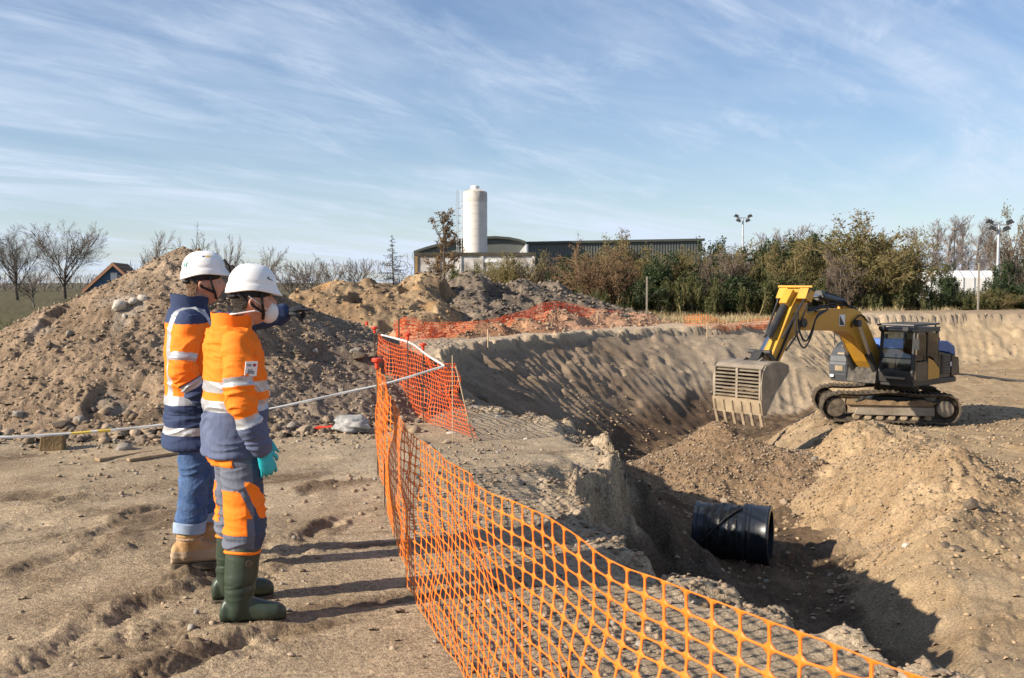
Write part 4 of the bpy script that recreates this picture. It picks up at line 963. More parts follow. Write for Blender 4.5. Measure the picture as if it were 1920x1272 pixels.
H(MB().lathe([(.11, BY - .24), (.11, BY + .24)], 14, (4.45, 0, 2.62), 'y'), 'pivot_pin', M_blk, stick, smooth=True)
H(MB().prism([(4.60, 3.30), (4.90, 3.0), (5.02, 3.10), (4.74, 3.42)], BY - .10, BY + .10), 'cylinder_lug', M_yel, stick)
H(MB().tube([(4.50, BY - .46, 3.47), (4.50, BY + .46, 3.47)], .03, 8), 'guard_bar', M_yel, stick, smooth=True)
for s in (-1, 1):
    H(MB().tube([(4.50, BY + s * .40, 3.46), (4.72, BY + s * .34, 3.1), (5.35, BY + s * .24, 2.30)], .028, 6), 'guard_rod', M_blk, stick)
    H(MB().prism([(4.30, 3.34), (4.56, 3.44), (4.70, 3.20), (4.44, 3.10)], BY + s * .17, BY + s * .40), 'guard_plate', M_yel, stick)
bc = H(MB().tube([(4.86, BY, 3.12), (5.55, BY, 2.32)], .085, 12), 'bucket_cylinder', M_blk, smooth=True)
H(MB().tube([(5.55, BY, 2.32), (5.86, BY, 1.98)], .045, 10), 'rod', M_chr, bc, smooth=True)
lk = H(MB().prism([(5.45, 1.72), (5.56, 1.68), (5.94, 1.96), (5.84, 2.04)], BY - .22, BY - .17), 'linkage', M_blk); H(MB().prism([(5.45, 1.72), (5.56, 1.68), (5.94, 1.96), (5.84, 2.04)], BY + .17, BY + .22), 'linkage', M_blk)
H(MB().prism([(5.80, 2.03), (5.98, 2.0), (6.22, 1.72), (6.06, 1.68)], BY - .12, BY + .12), 'linkage', M_blk)
H(MB().tube([(5.88, BY - .30, 1.99), (5.88, BY + .30, 1.99)], .05, 10), 'linkage_pin', M_blk, smooth=True)
# hoses
def hose(pts, y, r=.022):
    P = [Vector((p[0], y + (p[2] if len(p) > 2 else 0), p[1])) for p in pts]; out = []
    for i in range(len(P) - 1):
        p0 = P[max(i - 1, 0)]; p1 = P[i]; p2 = P[i + 1]; p3 = P[min(i + 2, len(P) - 1)]
        for t in np.linspace(0, 1, 6, endpoint=False):
            out.append(.5 * ((2 * p1) + (-p0 + p2) * t + (2 * p0 - 5 * p1 + 4 * p2 - p3) * t * t + (-p0 + 3 * p1 - 3 * p2 + p3) * t ** 3))
    out.append(P[-1]); H(MB().tube(out, r, 6), 'hose', M_hose, smooth=True)
hose([(1.2, 2.05), (1.6, 2.66), (2.2, 2.98), (3.2, 2.98), (4.1, 2.90)], BY + .10); hose([(1.2, 2.05), (1.6, 2.68), (2.2, 3.0), (3.2, 3.0), (4.1, 2.92)], BY + .0)
hose([(1.15, 2.0), (1.55, 2.66), (2.2, 2.97), (3.0, 2.96), (3.9, 2.90)], BY - .12)
hose([(3.4, 2.92), (4.0, 2.80, .10), (4.3, 2.45, .14), (4.55, 2.20, .14), (4.75, 2.42, .1), (4.78, 2.85, .06), (4.7, 3.05)], BY + .20)
hose([(3.5, 2.90), (4.1, 2.72, .10), (4.4, 2.30, .16), (4.7, 2.05, .16), (4.9, 2.35, .1), (4.88, 2.75, .04)], BY + .22)
hose([(3.9, 2.88), (4.25, 2.95, .12), (4.45, 3.1, .14), (4.62, 2.85, .12), (4.8, 2.4, .08), (5.2, 2.0, .03)], BY + .20)
hose([(4.75, 2.85), (5.0, 2.45), (5.35, 1.95), (5.5, 1.75)], BY + .185, .028)
hose([(4.0, 2.88), (4.3, 2.98, -.1), (4.5, 3.1, -.12), (4.7, 2.9, -.12), (4.9, 2.5, -.05)], BY - .20)
hose([(2.3, 2.95), (2.6, 3.12), (3.2, 3.05), (3.5, 3.3)], BY + .12); hose([(2.1, 2.92), (2.4, 3.18), (2.9, 3.3), (3.3, 3.32)], BY - .1)
hose([(1.5, 2.55), (1.9, 2.75, .03), (2.3, 2.6, .04), (2.35, 2.45, .02)], BY + .2, .018)
# bucket: slatted back towards the camera
BW = .66; b0, b1 = BY - BW, BY + BW
side = [(5.72, 1.72), (6.0, 1.80), (6.35, 1.80), (6.58, 1.74), (6.70, 1.60), (6.74, 1.35), (6.72, 1.0), (6.66, .66), (6.58, .66), (6.45, .85), (6.2, 1.15), (5.95, 1.38), (5.70, 1.58)]
sides = []
for y in (b0, b1 - .04):
    sp_ = H(MB().prism(side, y, y + .04), 'bucket_side', M_stl); sides.append(sp_)
    H(MB().tube([(6.58, y + .02, .66), (6.2, y + .02, 1.15), (5.72, y + .02, 1.58)], .03, 6), 'side_cutter', M_stl, sp_)
H(MB().prism([(5.75, 1.70), (6.0, 1.775), (6.35, 1.775), (6.575, 1.715), (6.66, 1.655), (6.685, 1.68), (6.60, 1.75), (6.36, 1.81), (6.0, 1.81), (5.74, 1.73)], b0 + .04, b1 - .04), 'bucket_top', M_stl)
lip = H(MB().prism([(6.715, 1.0), (6.645, .66), (6.69, .66), (6.755, 1.0)], b0 + .0, b1 - .0), 'bucket_lip', M_stld)
H(MB().box((6.715, (b0 + b1) / 2, 1.34), (.06, .055, .66)), 'bucket_divider', M_stl)
for s in (b0 + .05, b1 - .05): H(MB().box((6.715, s, 1.34), (.055, .05, .66)), 'bucket_upright', M_stl)
for k in range(8):
    z = 1.055 + k * .081; x = 6.725 - max(0, z - 1.5) * .35
    H(MB().box((x, (b0 + b1) / 2, z), (.045, b1 - b0 - .14, .026), Matrix.Rotation(R(12), 3, 'Y')), 'bucket_bar', M_stl)
for k in range(6):
    y = b0 + .06 + k * (b1 - b0 - .12) / 5
    H(MB().prism([(6.71, .86), (6.63, .62), (6.595, .40), (6.62, .40), (6.70, .62), (6.75, .88)], y - .035, y + .035, bevel=.006), 'bucket_tooth', M_stld)
    H(MB().box((6.74, y, .83), (.03, .04, .22), Matrix.Rotation(R(10), 3, 'Y')), 'tooth_rib', M_stld, lip)
for y in (BY - .24, BY + .2): H(MB().prism([(5.55, 1.55), (5.78, 1.42), (6.22, 1.68), (6.28, 1.80), (6.1, 1.88), (5.7, 1.72)], y, y + .04), 'bucket_ear', M_stl)
V_ = []
H(MB().prism([(6.62, .70), (6.69, 1.0), (6.62, 1.12), (6.5, 1.18), (6.36, 1.10), (6.34, 1.02), (6.45, .86)], b0 + .06, b1 - .28, bevel=.03), 'soil_load', M_mud)
H(MB().prism([(5.76, 1.69), (5.80, 1.72), (6.38, 1.12), (6.35, 1.06)], b0 + .045, b1 - .045), 'bucket_gap_backing', M_trk)  # added plate behind the slats, keeps the gaps between them dark
# ------------------------------------------------------------------ orange safety netting
M_net = mat('net_orange', (.92, .28, .03), (.94, .34, .05), 4, .45, spec=.4, trans=((1.0, .30, .04), .42))
M_netr = mat('net_faded', (.80, .17, .045), (.86, .22, .06), 3, .55, trans=((.95, .24, .06), .42))
M_cap = mat('red_cap', (.62, .045, .02), (.70, .08, .03), 8, .5)
M_rebar = mat('rebar', (.06, .04, .03), (.13, .08, .05), 20, .8)
M_stake = mat('wood_stake', (.42, .31, .19), (.56, .43, .28), 9, .9)
M_tape = mat('tape_white', (.72, .71, .68), (.82, .81, .78), 6, .4, trans=((.8, .8, .78), .25))
M_tapey = mat('tape_yellow', (.75, .55, .10), None, rough=.5)
def cat_rom(P, n):
    P = np.asarray(P, float); out = []
    for i in range(len(P) - 1):
        p0, p1, p2, p3 = P[max(i - 1, 0)], P[i], P[i + 1], P[min(i + 2, len(P) - 1)]
        for t in np.linspace(0, 1, n, endpoint=False):
            out.append(.5 * ((2 * p1) + (-p0 + p2) * t + (2 * p0 - 5 * p1 + 4 * p2 - p3) * t * t + (-p0 + 3 * p1 - 3 * p2 + p3) * t ** 3))
    out.append(P[-1]); return np.array(out)
def make_net(bottom, top, cell, seed, cellv=None, wav=.03, thick=.0035, strand=.055, corner=.17, solid=True):
    """ruled sheet between a bottom and a top polyline (3-d), cut into rounded square meshes"""
    B = cat_rom(bottom, 14); T = cat_rom(top, 14)
    s = np.concatenate([[0], np.cumsum(np.linalg.norm(np.diff((B + T) / 2, axis=0), axis=1))]); Lg = s[-1]
    h = np.mean(np.linalg.norm(T - B, axis=1)); nu = int(round(Lg / cell)); nv = max(3, int(round(h / (cellv or cell))))
    def S(u, v):
        q = u / nu * Lg
        b = np.stack([np.interp(q, s, B[:, k]) for k in range(3)], -1); t = np.stack([np.interp(q, s, T[:, k]) for k in range(3)], -1)
        w = (v / nv)[..., None]; p = b * (1 - w) + t * w
        dirv = np.stack([np.interp(q, s, np.gradient(T[:, 1], s)), -np.interp(q, s, np.gradient(T[:, 0], s))], -1)
        nrm = np.concatenate([dirv, np.zeros_like(dirv[..., :1])], -1); nrm /= np.linalg.norm(nrm, axis=-1, keepdims=True) + 1e-9
        bl = wav * (vn(q * 1.7, v / nv * 2.2, seed) + .6 * vn(q * 4.5, v / nv * 5, seed + 1)) * np.sin(np.clip(v / nv, 0, 1) * math.pi * .5 + .5)
        p = p + nrm * bl[..., None]
        p[..., 2] += .012 * vn(q * 3, v * .4, seed + 3)
        return p, nrm
    I, J = np.meshgrid(np.arange(nu), np.arange(nv), indexing='ij'); I = I.ravel(); J = J.ravel()
    a = strand; c = a + corner
    outer = np.array([(0, 0), (.5, 0), (1, 0), (1, .5), (1, 1), (.5, 1), (0, 1), (0, .5)])
    inner16 = np.array([(c * .62, c * .62), (.5, a), (1 - c * .62, c * .62), (1 - a, .5), (1 - c * .62, 1 - c * .62), (.5, 1 - a), (c * .62, 1 - c * .62), (a, .5)])
    mid = np.array([(c, a * 1.1), (1 - c, a * 1.1), (1 - a * 1.1, c), (1 - a * 1.1, 1 - c), (1 - c, 1 - a * 1.1), (c, 1 - a * 1.1), (a * 1.1, 1 - c), (a * 1.1, c)])
    ring = np.stack([inner16[0], mid[0], inner16[1], mid[1], inner16[2], mid[2], inner16[3], mid[3], inner16[4], mid[4], inner16[5], mid[5], inner16[6], mid[6], inner16[7], mid[7]])
    om = (outer + np.roll(outer, -1, 0)) / 2
    oring = np.stack([x for p_ in zip(outer, om) for x in p_])
    loc = np.concatenate([oring, ring]); k = 16
    u = I[:, None] + loc[None, :, 0]; v = J[:, None] + loc[None, :, 1]
    P, Nn = S(u, v); n = len(I)
    base = (np.arange(n) * 32)[:, None]
    q = np.arange(k)[None, :]; q2 = (q + 1) % k
    F1 = np.stack([base + q, base + q2, base + k + q2, base + k + q], -1).reshape(-1, 4)
    if not solid: return fast_mesh('netting', P.reshape(-1, 3), F1)
    V = np.concatenate([(P + Nn * thick).reshape(-1, 3), (P - Nn * thick).reshape(-1, 3)]); o = n * 32
    F2 = F1[:, ::-1] + o
    F3 = np.stack([base + k + q, base + k + q2, base + k + q2 + o, base + k + q + o], -1).reshape(-1, 4)
    return fast_mesh('netting', V, np.concatenate([F1, F2, F3]))
def gp(x, y, dz=0.0): return (x, y, gzz(x, y) + dz)
def rebar_post(parent, x, y, h, lean=(0, 0), cap=True, m=M_rebar, r=.008, name='post'):
    z = gzz(x, y); p = MB().tube([(x, y, z - .15), (x + lean[0], y + lean[1], z + h)], r, 6).build(name, m, parent)
    if cap:
        c = MB(); c.lathe([(.012, h - .06), (.020, h - .055), (.020, h), (.045, h + .005), (.050, h + .02), (.045, h + .035), (.01, h + .04)], 12, (x + lean[0], y + lean[1], z))
        c.build('post_cap', M_cap, p, smooth=True)
    return p
# near fence, running towards the camera on the right
path = [(-1.20, 8.9), (-.98, 7.6), (-.70, 6.2), (-.47, 5.15), (-.26, 4.35), (.05, 3.3), (.29, 2.68), (.54, 2.22), (.78, 1.88), (1.25, 1.35)]
fence = empty('safety_fence', gp(-1.2, 8.9), 0, 'bright orange plastic safety netting running from the foreground to a red capped post', 'safety fence')
fl_ = np.array(fence.location)
bot = [np.array(gp(x + .02 * math.sin(i * 2.1), y, .015)) - fl_ for i, (x, y) in enumerate(path)]
tp_ = [np.array((x, y, .985 - (.05 if 1 < i < 5 else 0) + .01 * math.sin(i * 1.7))) - fl_ for i, (x, y) in enumerate(path)]
link('netting', make_net(bot, tp_, .092, 401, .056, wav=.030, thick=.0018, strand=.042, corner=.17), M_net, fence)
def fpost(par, x, y, h, **k):
    o = rebar_post(par, x, y, h, **k); o.location = -Vector(par.location); return o
fpost(fence, -1.215, 8.93, 1.03); fpost(fence, 1.28, 1.30, 1.03)
fpost(fence, -.985, 7.62, .93, cap=False, r=.006)
# enclosure netting behind it
enc = empty('safety_fence', gp(-1.35, 13.0), 0, 'orange netting corner hung between rebar posts behind the near netting', 'safety fence')
el = np.array(enc.location)
A = [(-2.0, 14.6), (-1.65, 13.7), (-1.32, 12.9), (-.95, 11.9), (-.62, 10.95)]; hs_ = [1.0, .90, .92, .80, .86]
B_ = [(-1.95, 14.6), (-1.55, 13.6), (-1.15, 12.7), (-.75, 11.8), (-.40, 11.15)]
link('netting', make_net([np.array(gp(x, y, .02)) - el for x, y in B_], [np.array((x, y, h)) - el for (x, y), h in zip(A, hs_)], .075, 411, .056, wav=.07, thick=.0022, strand=.055, corner=.15), M_netr, enc)
fpost(enc, -2.02, 14.62, 1.08); fpost(enc, -1.98, 14.3, 1.0, cap=False); fpost(enc, -1.36, 12.95, 1.05); fpost(enc, -1.12, 12.5, .98)
fpost(enc, -.40, 11.14, .86, cap=False, m=M_stake, lean=(-.22, -.2)); fpost(enc, -.66, 10.99, .98, cap=False, m=M_stake, r=.006)
# far red netting along the berm and the far right one
def far_fence(img, heights, label, m, seed, cell, stakes):
    pts = [gz(px, py, 0.02) for px, py in img]
    e = empty('safety_fence', (pts[0].x, pts[0].y, 0), 0, label, 'safety fence'); o = np.array(e.location)
    zb = [gzz(p.x, p.y) for p in pts]
    link('netting', make_net([np.array((p.x, p.y, z + .02)) - o for p, z in zip(pts, zb)], [np.array((p.x, p.y + .05, z + h)) - o for p, z, h in zip(pts, zb, heights)], cell, seed, wav=.08, thick=.003, strand=.06), m, e)
    for (px, py, h, mm) in stakes:
        q = gz(px, py, 0); fpost(e, q.x, q.y, h, cap=False, m=mm, r=.022, name='stake')
far_fence([(738, 655), (765, 646), (800, 640), (860, 633), (920, 626), (980, 620), (1040, 615), (1105, 611), (1165, 607)], [.75, .78, .52, .48, .5, .72, 1.0, .72, .5],
          'sagging red orange netting along the reddish berm', M_netr, 421, .10, [(915, 642, .62, M_stake), (1120, 615, .66, M_stake), (1042, 618, .98, M_rebar), (748, 656, .8, M_rebar)])
far_fence([(1282, 612), (1325, 612), (1370, 611), (1415, 609), (1468, 606)], [.42, .52, .40, .46, .56], 'low orange netting behind the far pit rim right of centre', M_net, 431, .10, [(1326, 614, .62, M_stake), (1440, 612, .35, M_white)])

# ------------------------------------------------------------------ barrier tape
def tape(name, pts, w, label, marks=()):
    P = cat_rom(pts, 10); n = len(P); c = P[0].copy(); V = []
    for i, p in enumerate(P):
        tw = .35 + .5 * math.sin(i * .35); V += [tuple(p - c + np.array((0, w / 2 * math.sin(tw), w / 2 * math.cos(tw)))), tuple(p - c - np.array((0, w / 2 * math.sin(tw), w / 2 * math.cos(tw))))]
    V = np.array(V); V2 = V + np.array((0, .0012, 0)); m_ = len(V)
    F = []
    for i in range(n - 1):
        a = 2 * i; F += [(a, a + 1, a + 3, a + 2), (a + m_, a + 2 + m_, a + 3 + m_, a + 1 + m_), (a, a + 2, a + 2 + m_, a + m_), (a + 1, a + 1 + m_, a + 3 + m_, a + 3)]
    mi = [1 if any(s <= (f // 4) / (n - 1) <= e_ for s, e_ in marks) else 0 for f in range(len(F))]
    o = link(name, fast_mesh(name, np.concatenate([V, V2]), np.array(F), False, mi), [M_tape, M_tapey]); o.location = c
    return tag(o, label, 'tape')
def tp3(px, py, Y): return np.array(at(px, py, Y))
tape('barrier_tape', [tp3(-60, 818, 9.0), tp3(20, 820, 9.1), tp3(100, 815, 9.25), tp3(220, 806, 9.5), tp3(340, 793, 9.75), tp3(430, 780, 9.95), tp3(530, 762, 10.2), tp3(640, 738, 10.5), tp3(740, 715, 10.75), tp3(832, 687, 11.0)], .028,
     'white barrier tape strung low from left edge past the workers to the netting', marks=((.245, .285), (.30, .315)))
tape('barrier_tape', [tp3(714, 628, 14.5), tp3(745, 636, 13.6), tp3(772, 645, 12.9), tp3(803, 668, 12.0), tp3(833, 686, 11.05)], .028, 'short white tape along the top of the enclosure netting')
e = empty('marker_stake', gp(*[at(690, 690, 19.5)[i] for i in (0, 1)]), 0, 'stake with red top and dangling white tape left of the enclosure', 'stake')
MB().tube([(0, 0, -.1), (-.02, 0, .92)], .014, 6).build('pole', M_stake, e); MB().lathe([(.014, .86), (.03, .87), (.03, .95), (.01, .96)], 10, (-.02, 0, 0)).build('red_top', M_cap, e)
MB().tube([(-.02, -.02, .85), (.06, -.03, .5), (.14, 0, .2), (.28, .05, .02)], .015, 5).build('tape_tail', M_tape, e); MB().tube([(-.02, -.02, .85), (-.02, -.03, .6), (.05, -.03, .35), (.06, 0, .1)], .018, 5).build('tape_tail', M_tape, e)
# ------------------------------------------------------------------ black pipe section in the trench
M_pipe = mat('black_plastic', (.008, .011, .016), (.020, .024, .032), 3, .30, spec=.5, third=(.075, .06, .045))
M_wrap = mat('black_film', (.007, .008, .009), (.018, .018, .018), 6, .35, bump=.8, bscale=14)
pc = gz(1382, 1058, -2.78)
e = empty('pipe_section', (pc.x, pc.y + .3, gzz(pc.x, pc.y + .3) - .10), R(-21), 'large black plastic pipe section lying in the trench shadow', 'pipe')
PR = .44
MB().lathe([(PR - .04, -.60), (PR, -.60), (PR + .005, .18), (PR - .04, .18)], 40, (0, 0, PR + .02), 'x', caps=False).build('barrel', M_pipe, e, smooth=True)
MB().lathe([(PR - .05, .60), (PR + .035, .60), (PR + .045, .575), (PR + .03, .55), (PR + .03, .32), (PR + .05, .30), (PR + .05, .27), (PR + .025, .25), (PR + .045, .22), (PR + .045, .18), (PR + .004, .17)], 40, (0, 0, PR + .02), 'x', caps=False).build('socket', M_pipe, e, smooth=True)
MB().lathe([(PR - .05, .60), (PR - .05, -.60)], 40, (0, 0, PR + .02), 'x', caps=False).build('inner_wall', M_pipe, e, smooth=True)
MB().lathe([(PR - .05, -.60), (PR + .02, -.60), (PR + .03, -.57), (PR + .02, -.54), (PR, -.53)], 40, (0, 0, PR + .02), 'x', caps=False).build('spigot_ring', M_pipe, e, smooth=True)
wv = MB().lathe([(PR + .012 + .010 * math.sin(i * 2.3), -.44 + i * .045) for i in range(13)], 40, (0, 0, PR + .02), 'x', caps=False).build('film_wrap', M_wrap, e, smooth=True)
for v in wv.data.vertices:
    q = v.co; a = math.atan2(q.z - PR - .02, q.y); k = .012 * math.sin(a * 7 + q.x * 16); q.y += math.cos(a) * k; q.z += math.sin(a) * k
st = [(-.44 + .09 * i, -(PR + .035) * math.cos(R(-10 + 12 * i)), PR + .02 + (PR + .035) * math.sin(R(-10 + 12 * i))) for i in range(8)]
MB().tube(st, .018, 6).build('strap', M_hose, e)
# ------------------------------------------------------------------ water hose lying on the sand
pts = [gz(px, py, BENCH + .06) for px, py in [(1768, 704), (1800, 702), (1840, 708), (1880, 713), (1935, 717)]]
o = MB().tube([Vector((p.x, p.y, gzz(p.x, p.y) + .05)) - pts[0] for p in pts], .05, 8).build('drain_hose', M_hose, None, pts[0], smooth=True); tag(o, 'thin black hose trailing across the sand right of the excavator', 'hose')
pts = [gz(px, py, -2.3) for px, py in [(1400, 826), (1440, 822), (1470, 806), (1500, 788), (1530, 768)]]
o = MB().tube([Vector((p.x, p.y, gzz(p.x, p.y) + .03)) - pts[0] for p in pts], .04, 8).build('drain_hose', M_hose, None, pts[0], smooth=True); tag(o, 'dark hose running up the sand slope to the excavator tracks', 'hose')

# ------------------------------------------------------------------ stones, timber, litter
bpy.context.view_layer.update()
DG = bpy.context.evaluated_depsgraph_get()
def hit(px, py):
    d = ray(px, py).normalized(); o_ = Vector((0, 0, CAM_H)); tr = 0
    while tr < 6:
        ok, loc, nrm, idx, ob, _ = scene.ray_cast(DG, o_, d)
        if not ok: return gz(px, py, 0), Vector((0, 0, 1))
        if ob.data is not None and ob.data.color_attributes.get('soil') is not None: return loc.copy(), nrm.copy()
        o_ = loc + d * .01; tr += 1 if ob.name.split('.')[0] != 'netting' else .05
    return gz(px, py, 0), Vector((0, 0, 1))
M_rk = [mat('stone_grey', (.20, .175, .145), (.33, .295, .25), 6, .9, bump=.5, bscale=20), mat('stone_brown', (.25, .19, .13), (.36, .28, .20), 6, .9, bump=.5, bscale=20),
        mat('stone_pale', (.42, .38, .32), (.56, .51, .44), 6, .9, bump=.5, bscale=20), mat('stone_dark', (.085, .065, .048), (.17, .135, .10), 6, .9, bump=.5, bscale=20)]
def rock_mesh(seed, sub=2):
    bm = bmesh.new(); bmesh.ops.create_icosphere(bm, subdivisions=sub, radius=1.0); rng = np.random.default_rng(seed)
    P = np.array([v.co[:] for v in bm.verts])
    for _ in range(7):                         # planar chips
        n = _norm(rng.normal(0, 1, 3)); c = rng.uniform(.55, .85); dd = P @ n; P = P - np.where(dd > c, dd - c, 0)[:, None] * n
    P *= (1 + .10 * vn3(P, 2.2, seed))[:, None]; P *= np.array([1, rng.uniform(.7, .95), rng.uniform(.55, .8)])
    for v, p in zip(bm.verts, P): v.co = p
    me = bpy.data.meshes.new('stone'); bm.to_mesh(me); bm.free()
    for p in me.polygons: p.use_smooth = True
    me.set_sharp_from_angle(angle=R(32)); return me
ROCK = [[None] * 6 for _ in M_rk]
for i in range(6):
    base_ = rock_mesh(500 + i)
    for k, m in enumerate(M_rk):
        q = base_.copy(); q.materials.append(m); ROCK[k][i] = q
rr_ = random.Random(9)
def stone(px, py, wpx, k, label, group=None, flat=1.0):
    loc, n = hit(px, py); s = wpx / FPX * loc.y / 2
    o = bpy.data.objects.new('stone', ROCK[k][rr_.randrange(6)]); COL.objects.link(o)
    o.location = loc + n * s * .22; o.scale = (s, s, s * flat); o.rotation_euler = (rr_.uniform(-.4, .4), rr_.uniform(-.4, .4), rr_.uniform(0, 6.28))
    return tag(o, label, 'stone', group)
for a in [(266, 826, 44, 1, 'large brown boulder at the mound foot left of the workers'), (298, 822, 30, 3, 'dark rounded boulder beside the large brown boulder'), (232, 842, 40, 0, 'pale oblong stone above the plank end'),
          (212, 822, 30, 1, 'brown stone behind the pale oblong stone'), (568, 810, 36, 1, 'rounded pale brown boulder right of the front worker'), (545, 800, 22, 0, 'small grey stone left of the rounded boulder'),
          (118, 800, 38, 3, 'dark slab stone above the wooden block'), (36, 780, 26, 0, 'flat grey stone low on the left mound side'), (222, 577, 34, 2, 'big white rubble lump on the mound'),
          (248, 568, 22, 2, 'white rubble piece right of the biggest white lump'), (268, 560, 20, 2, 'smaller white rubble piece further up the mound'), (234, 594, 12, 2, 'tiny white stone below the white rubble'),
          (130, 628, 20, 0, 'grey stone on the upper left mound flank'), (94, 650, 24, 3, 'dark clod casting a shadow on the left mound flank'), (150, 790, 24, 0, 'grey stone at the mound foot above the tape'),
          (880, 758, 30, 3, 'mossy grey concrete chunk left of three beside the netting'), (902, 750, 34, 3, 'dark square concrete chunk at the back of the three'), (896, 766, 36, 0, 'front concrete chunk of the three beside the netting'),
          (806, 842, 34, 0, 'pale stone under the near netting'), (838, 830, 26, 1, 'brown stone inside the netting corner'), (792, 832, 40, 1, 'largest clod seen through the near netting'), (846, 812, 28, 2, 'pale stone at the foot of the enclosure netting'),
          (40, 1148, 17, 1, 'single round stone on the bare ground at left'), (1196, 1268, 0.1, 0, 'x')][:-1] + \
         [(1555, 1078, 14, 1, 'round pebble in the trench shadow right of the pipe'), (1437, 1090, 13, 0, 'grey pebble below the pipe'), (1356, 944, 24, 1, 'tan stone just behind the pipe'), (1330, 942, 16, 1, 'smaller tan stone behind the pipe end'),
          (1310, 956, 16, 2, 'white stone in the trench left of the pipe'), (1528, 862, 16, 0, 'grey stone on the sand slope'), (1700, 1025, 16, 2, 'pale stone on the sand left of the dark clods'), (1676, 1030, 14, 1, 'brown stone among the sand left of the pale one'),
          (1790, 1028, 34, 3, 'dark wet clod at the sand slope edge'), (1772, 1022, 26, 3, 'smaller dark clod beside the wet clod'), (1822, 948, 30, 3, 'dark crumbling clod on the bench crest'), (1470, 944, 20, 1, 'brown lump at the right foot of the gravel heap'),
          (700, 672, 26, 3, 'dark block behind the enclosure'), (672, 668, 30, 3, 'dark broad block left of the enclosure posts'), (668, 658, 24, 0, 'grey block at the mound toe near the tape stake'),
          (640, 735, 20, 0, 'grey stone low on the dark side of the mound'), (590, 660, 16, 2, 'pale stone on the shaded mound side'), (660, 660, 14, 0, 'grey pebble on the shaded mound side'),
          (612, 790, 22, 1, 'brown stone left of the crumpled sack'), (528, 818, 20, 1, 'brown stone close to the teal glove'), (985, 824, 14, 2, 'pale pebble on the terrace near the rim'), (935, 782, 16, 2, 'pale pebble near the concrete chunks')]: stone(*a)
# many loose stones that nobody could count
OCT = np.array([(1, 0, 0), (-1, 0, 0), (0, 1, 0), (0, -1, 0), (0, 0, 1), (0, 0, -1), (.62, .62, .5), (-.62, .62, .5), (.62, -.62, .5), (-.62, -.62, .5)], float)
OF = np.array([(4, 6, 7), (4, 7, 9), (4, 9, 8), (4, 8, 6), (0, 2, 6), (2, 7, 6), (2, 1, 7), (1, 9, 7), (1, 3, 9), (3, 8, 9), (3, 0, 8), (0, 6, 8)])
def pebbles(name, P, smin, smax, m, label, seed, p=2.6):
    rng = np.random.default_rng(seed); n = len(P); s = smin + (smax - smin) * rng.random(n) ** p * 1.0
    V = OCT[None] * (1 + rng.normal(0, .22, (n, 10, 3))) * s[:, None, None]
    a = rng.uniform(0, 6.28, n); c, sn = np.cos(a)[:, None], np.sin(a)[:, None]
    x, y = V[..., 0] * c - V[..., 1] * sn, V[..., 0] * sn + V[..., 1] * c
    b = rng.normal(0, .5, n)[:, None]; y, z = y * np.cos(b) - V[..., 2] * np.sin(b), y * np.sin(b) + V[..., 2] * np.cos(b) * .85
    V = np.stack([x, y, z], -1) + P[:, None, :]; V[..., 2] += .15 * s[:, None]
    F = (np.arange(n) * 10)[:, None, None] + OF[None]
    o = link(name, fast_mesh(name, V.reshape(-1, 3), F.reshape(-1, 3), False, np.repeat(rng.integers(0, len(m), n), len(OF))), m)
    return tag(o, label, 'stones', kind='stuff')
def heap_pts(obname, n, seed, front=True):
    o = bpy.data.objects[obname]; me = o.data; co = np.empty(len(me.vertices) * 3, np.float32); me.vertices.foreach_get('co', co); co = co.reshape(-1, 3) + np.array(o.location)
    rng = np.random.default_rng(seed); g = ground(co[:, 0], co[:, 1], detail=False); k = np.where(co[:, 2] > g - .05)[0]
    j = rng.choice(k, n); res = np.zeros((n, 3)); res[:] = co[j]; return res
def land_pts(n, xr, yr, seed, dens=None):
    rng = np.random.default_rng(seed); x = rng.uniform(*xr, n); y = rng.uniform(*yr, n)
    if dens is not None: k = rng.random(n) < dens(x, y); x, y = x[k], y[k]
    return np.stack([x, y, ground(x, y)], -1)
MR = M_rk[:2] + [mat('soil_clod', (.22, .165, .11), (.30, .225, .155), 9, 1), mat('soil_clod_dark', (.15, .11, .075), (.21, .155, .105), 9, 1)]
pebbles('mound_stones', heap_pts('earth_mound', 17000, 1), .006, .034, [MR[2], MR[3], MR[1], MR[2], MR[3], MR[2], MR[3], MR[1]], 'stones and clods littering the tall brown mound', 21, 3.0)
pebbles('gravel_stones', heap_pts('gravel_heap', 9000, 2), .008, .036, [MR[1], MR[2], MR[3]], 'gravel and clods covering the heap in the pit', 22, 3.0)
pebbles('spoil_stones', heap_pts('sand_spoil_heap', 9000, 9), .006, .038, [MR[2], MR[2], mat('clod_sand2', (.29, .205, .12), (.36, .26, .155), 5, 1)], 'clods and grit on the sandy spoil ridge', 35, 3.2)
pebbles('ochre_stones', heap_pts('ochre_earth_mound', 1800, 3), .02, .10, [mat('clod_ochre', (.27, .18, .095), (.38, .26, .14), 5, 1), MR[3]], 'clods on the ochre mound', 23)
pebbles('grey_stones', heap_pts('grey_earth_mound', 3500, 4), .02, .12, [mat('clod_grey', (.13, .105, .08), (.22, .175, .13), 5, 1), mat('clod_greyd', (.09, .072, .056), (.15, .12, .092), 5, 1)], 'lumps on the dark grey mound', 24)
pebbles('berm_stones', heap_pts('red_earth_berm', 1800, 5), .02, .09, [mat('clod_red', (.30, .16, .09), (.40, .24, .14), 5, 1), MR[2], MR[1]], 'clods on the reddish berm', 25)
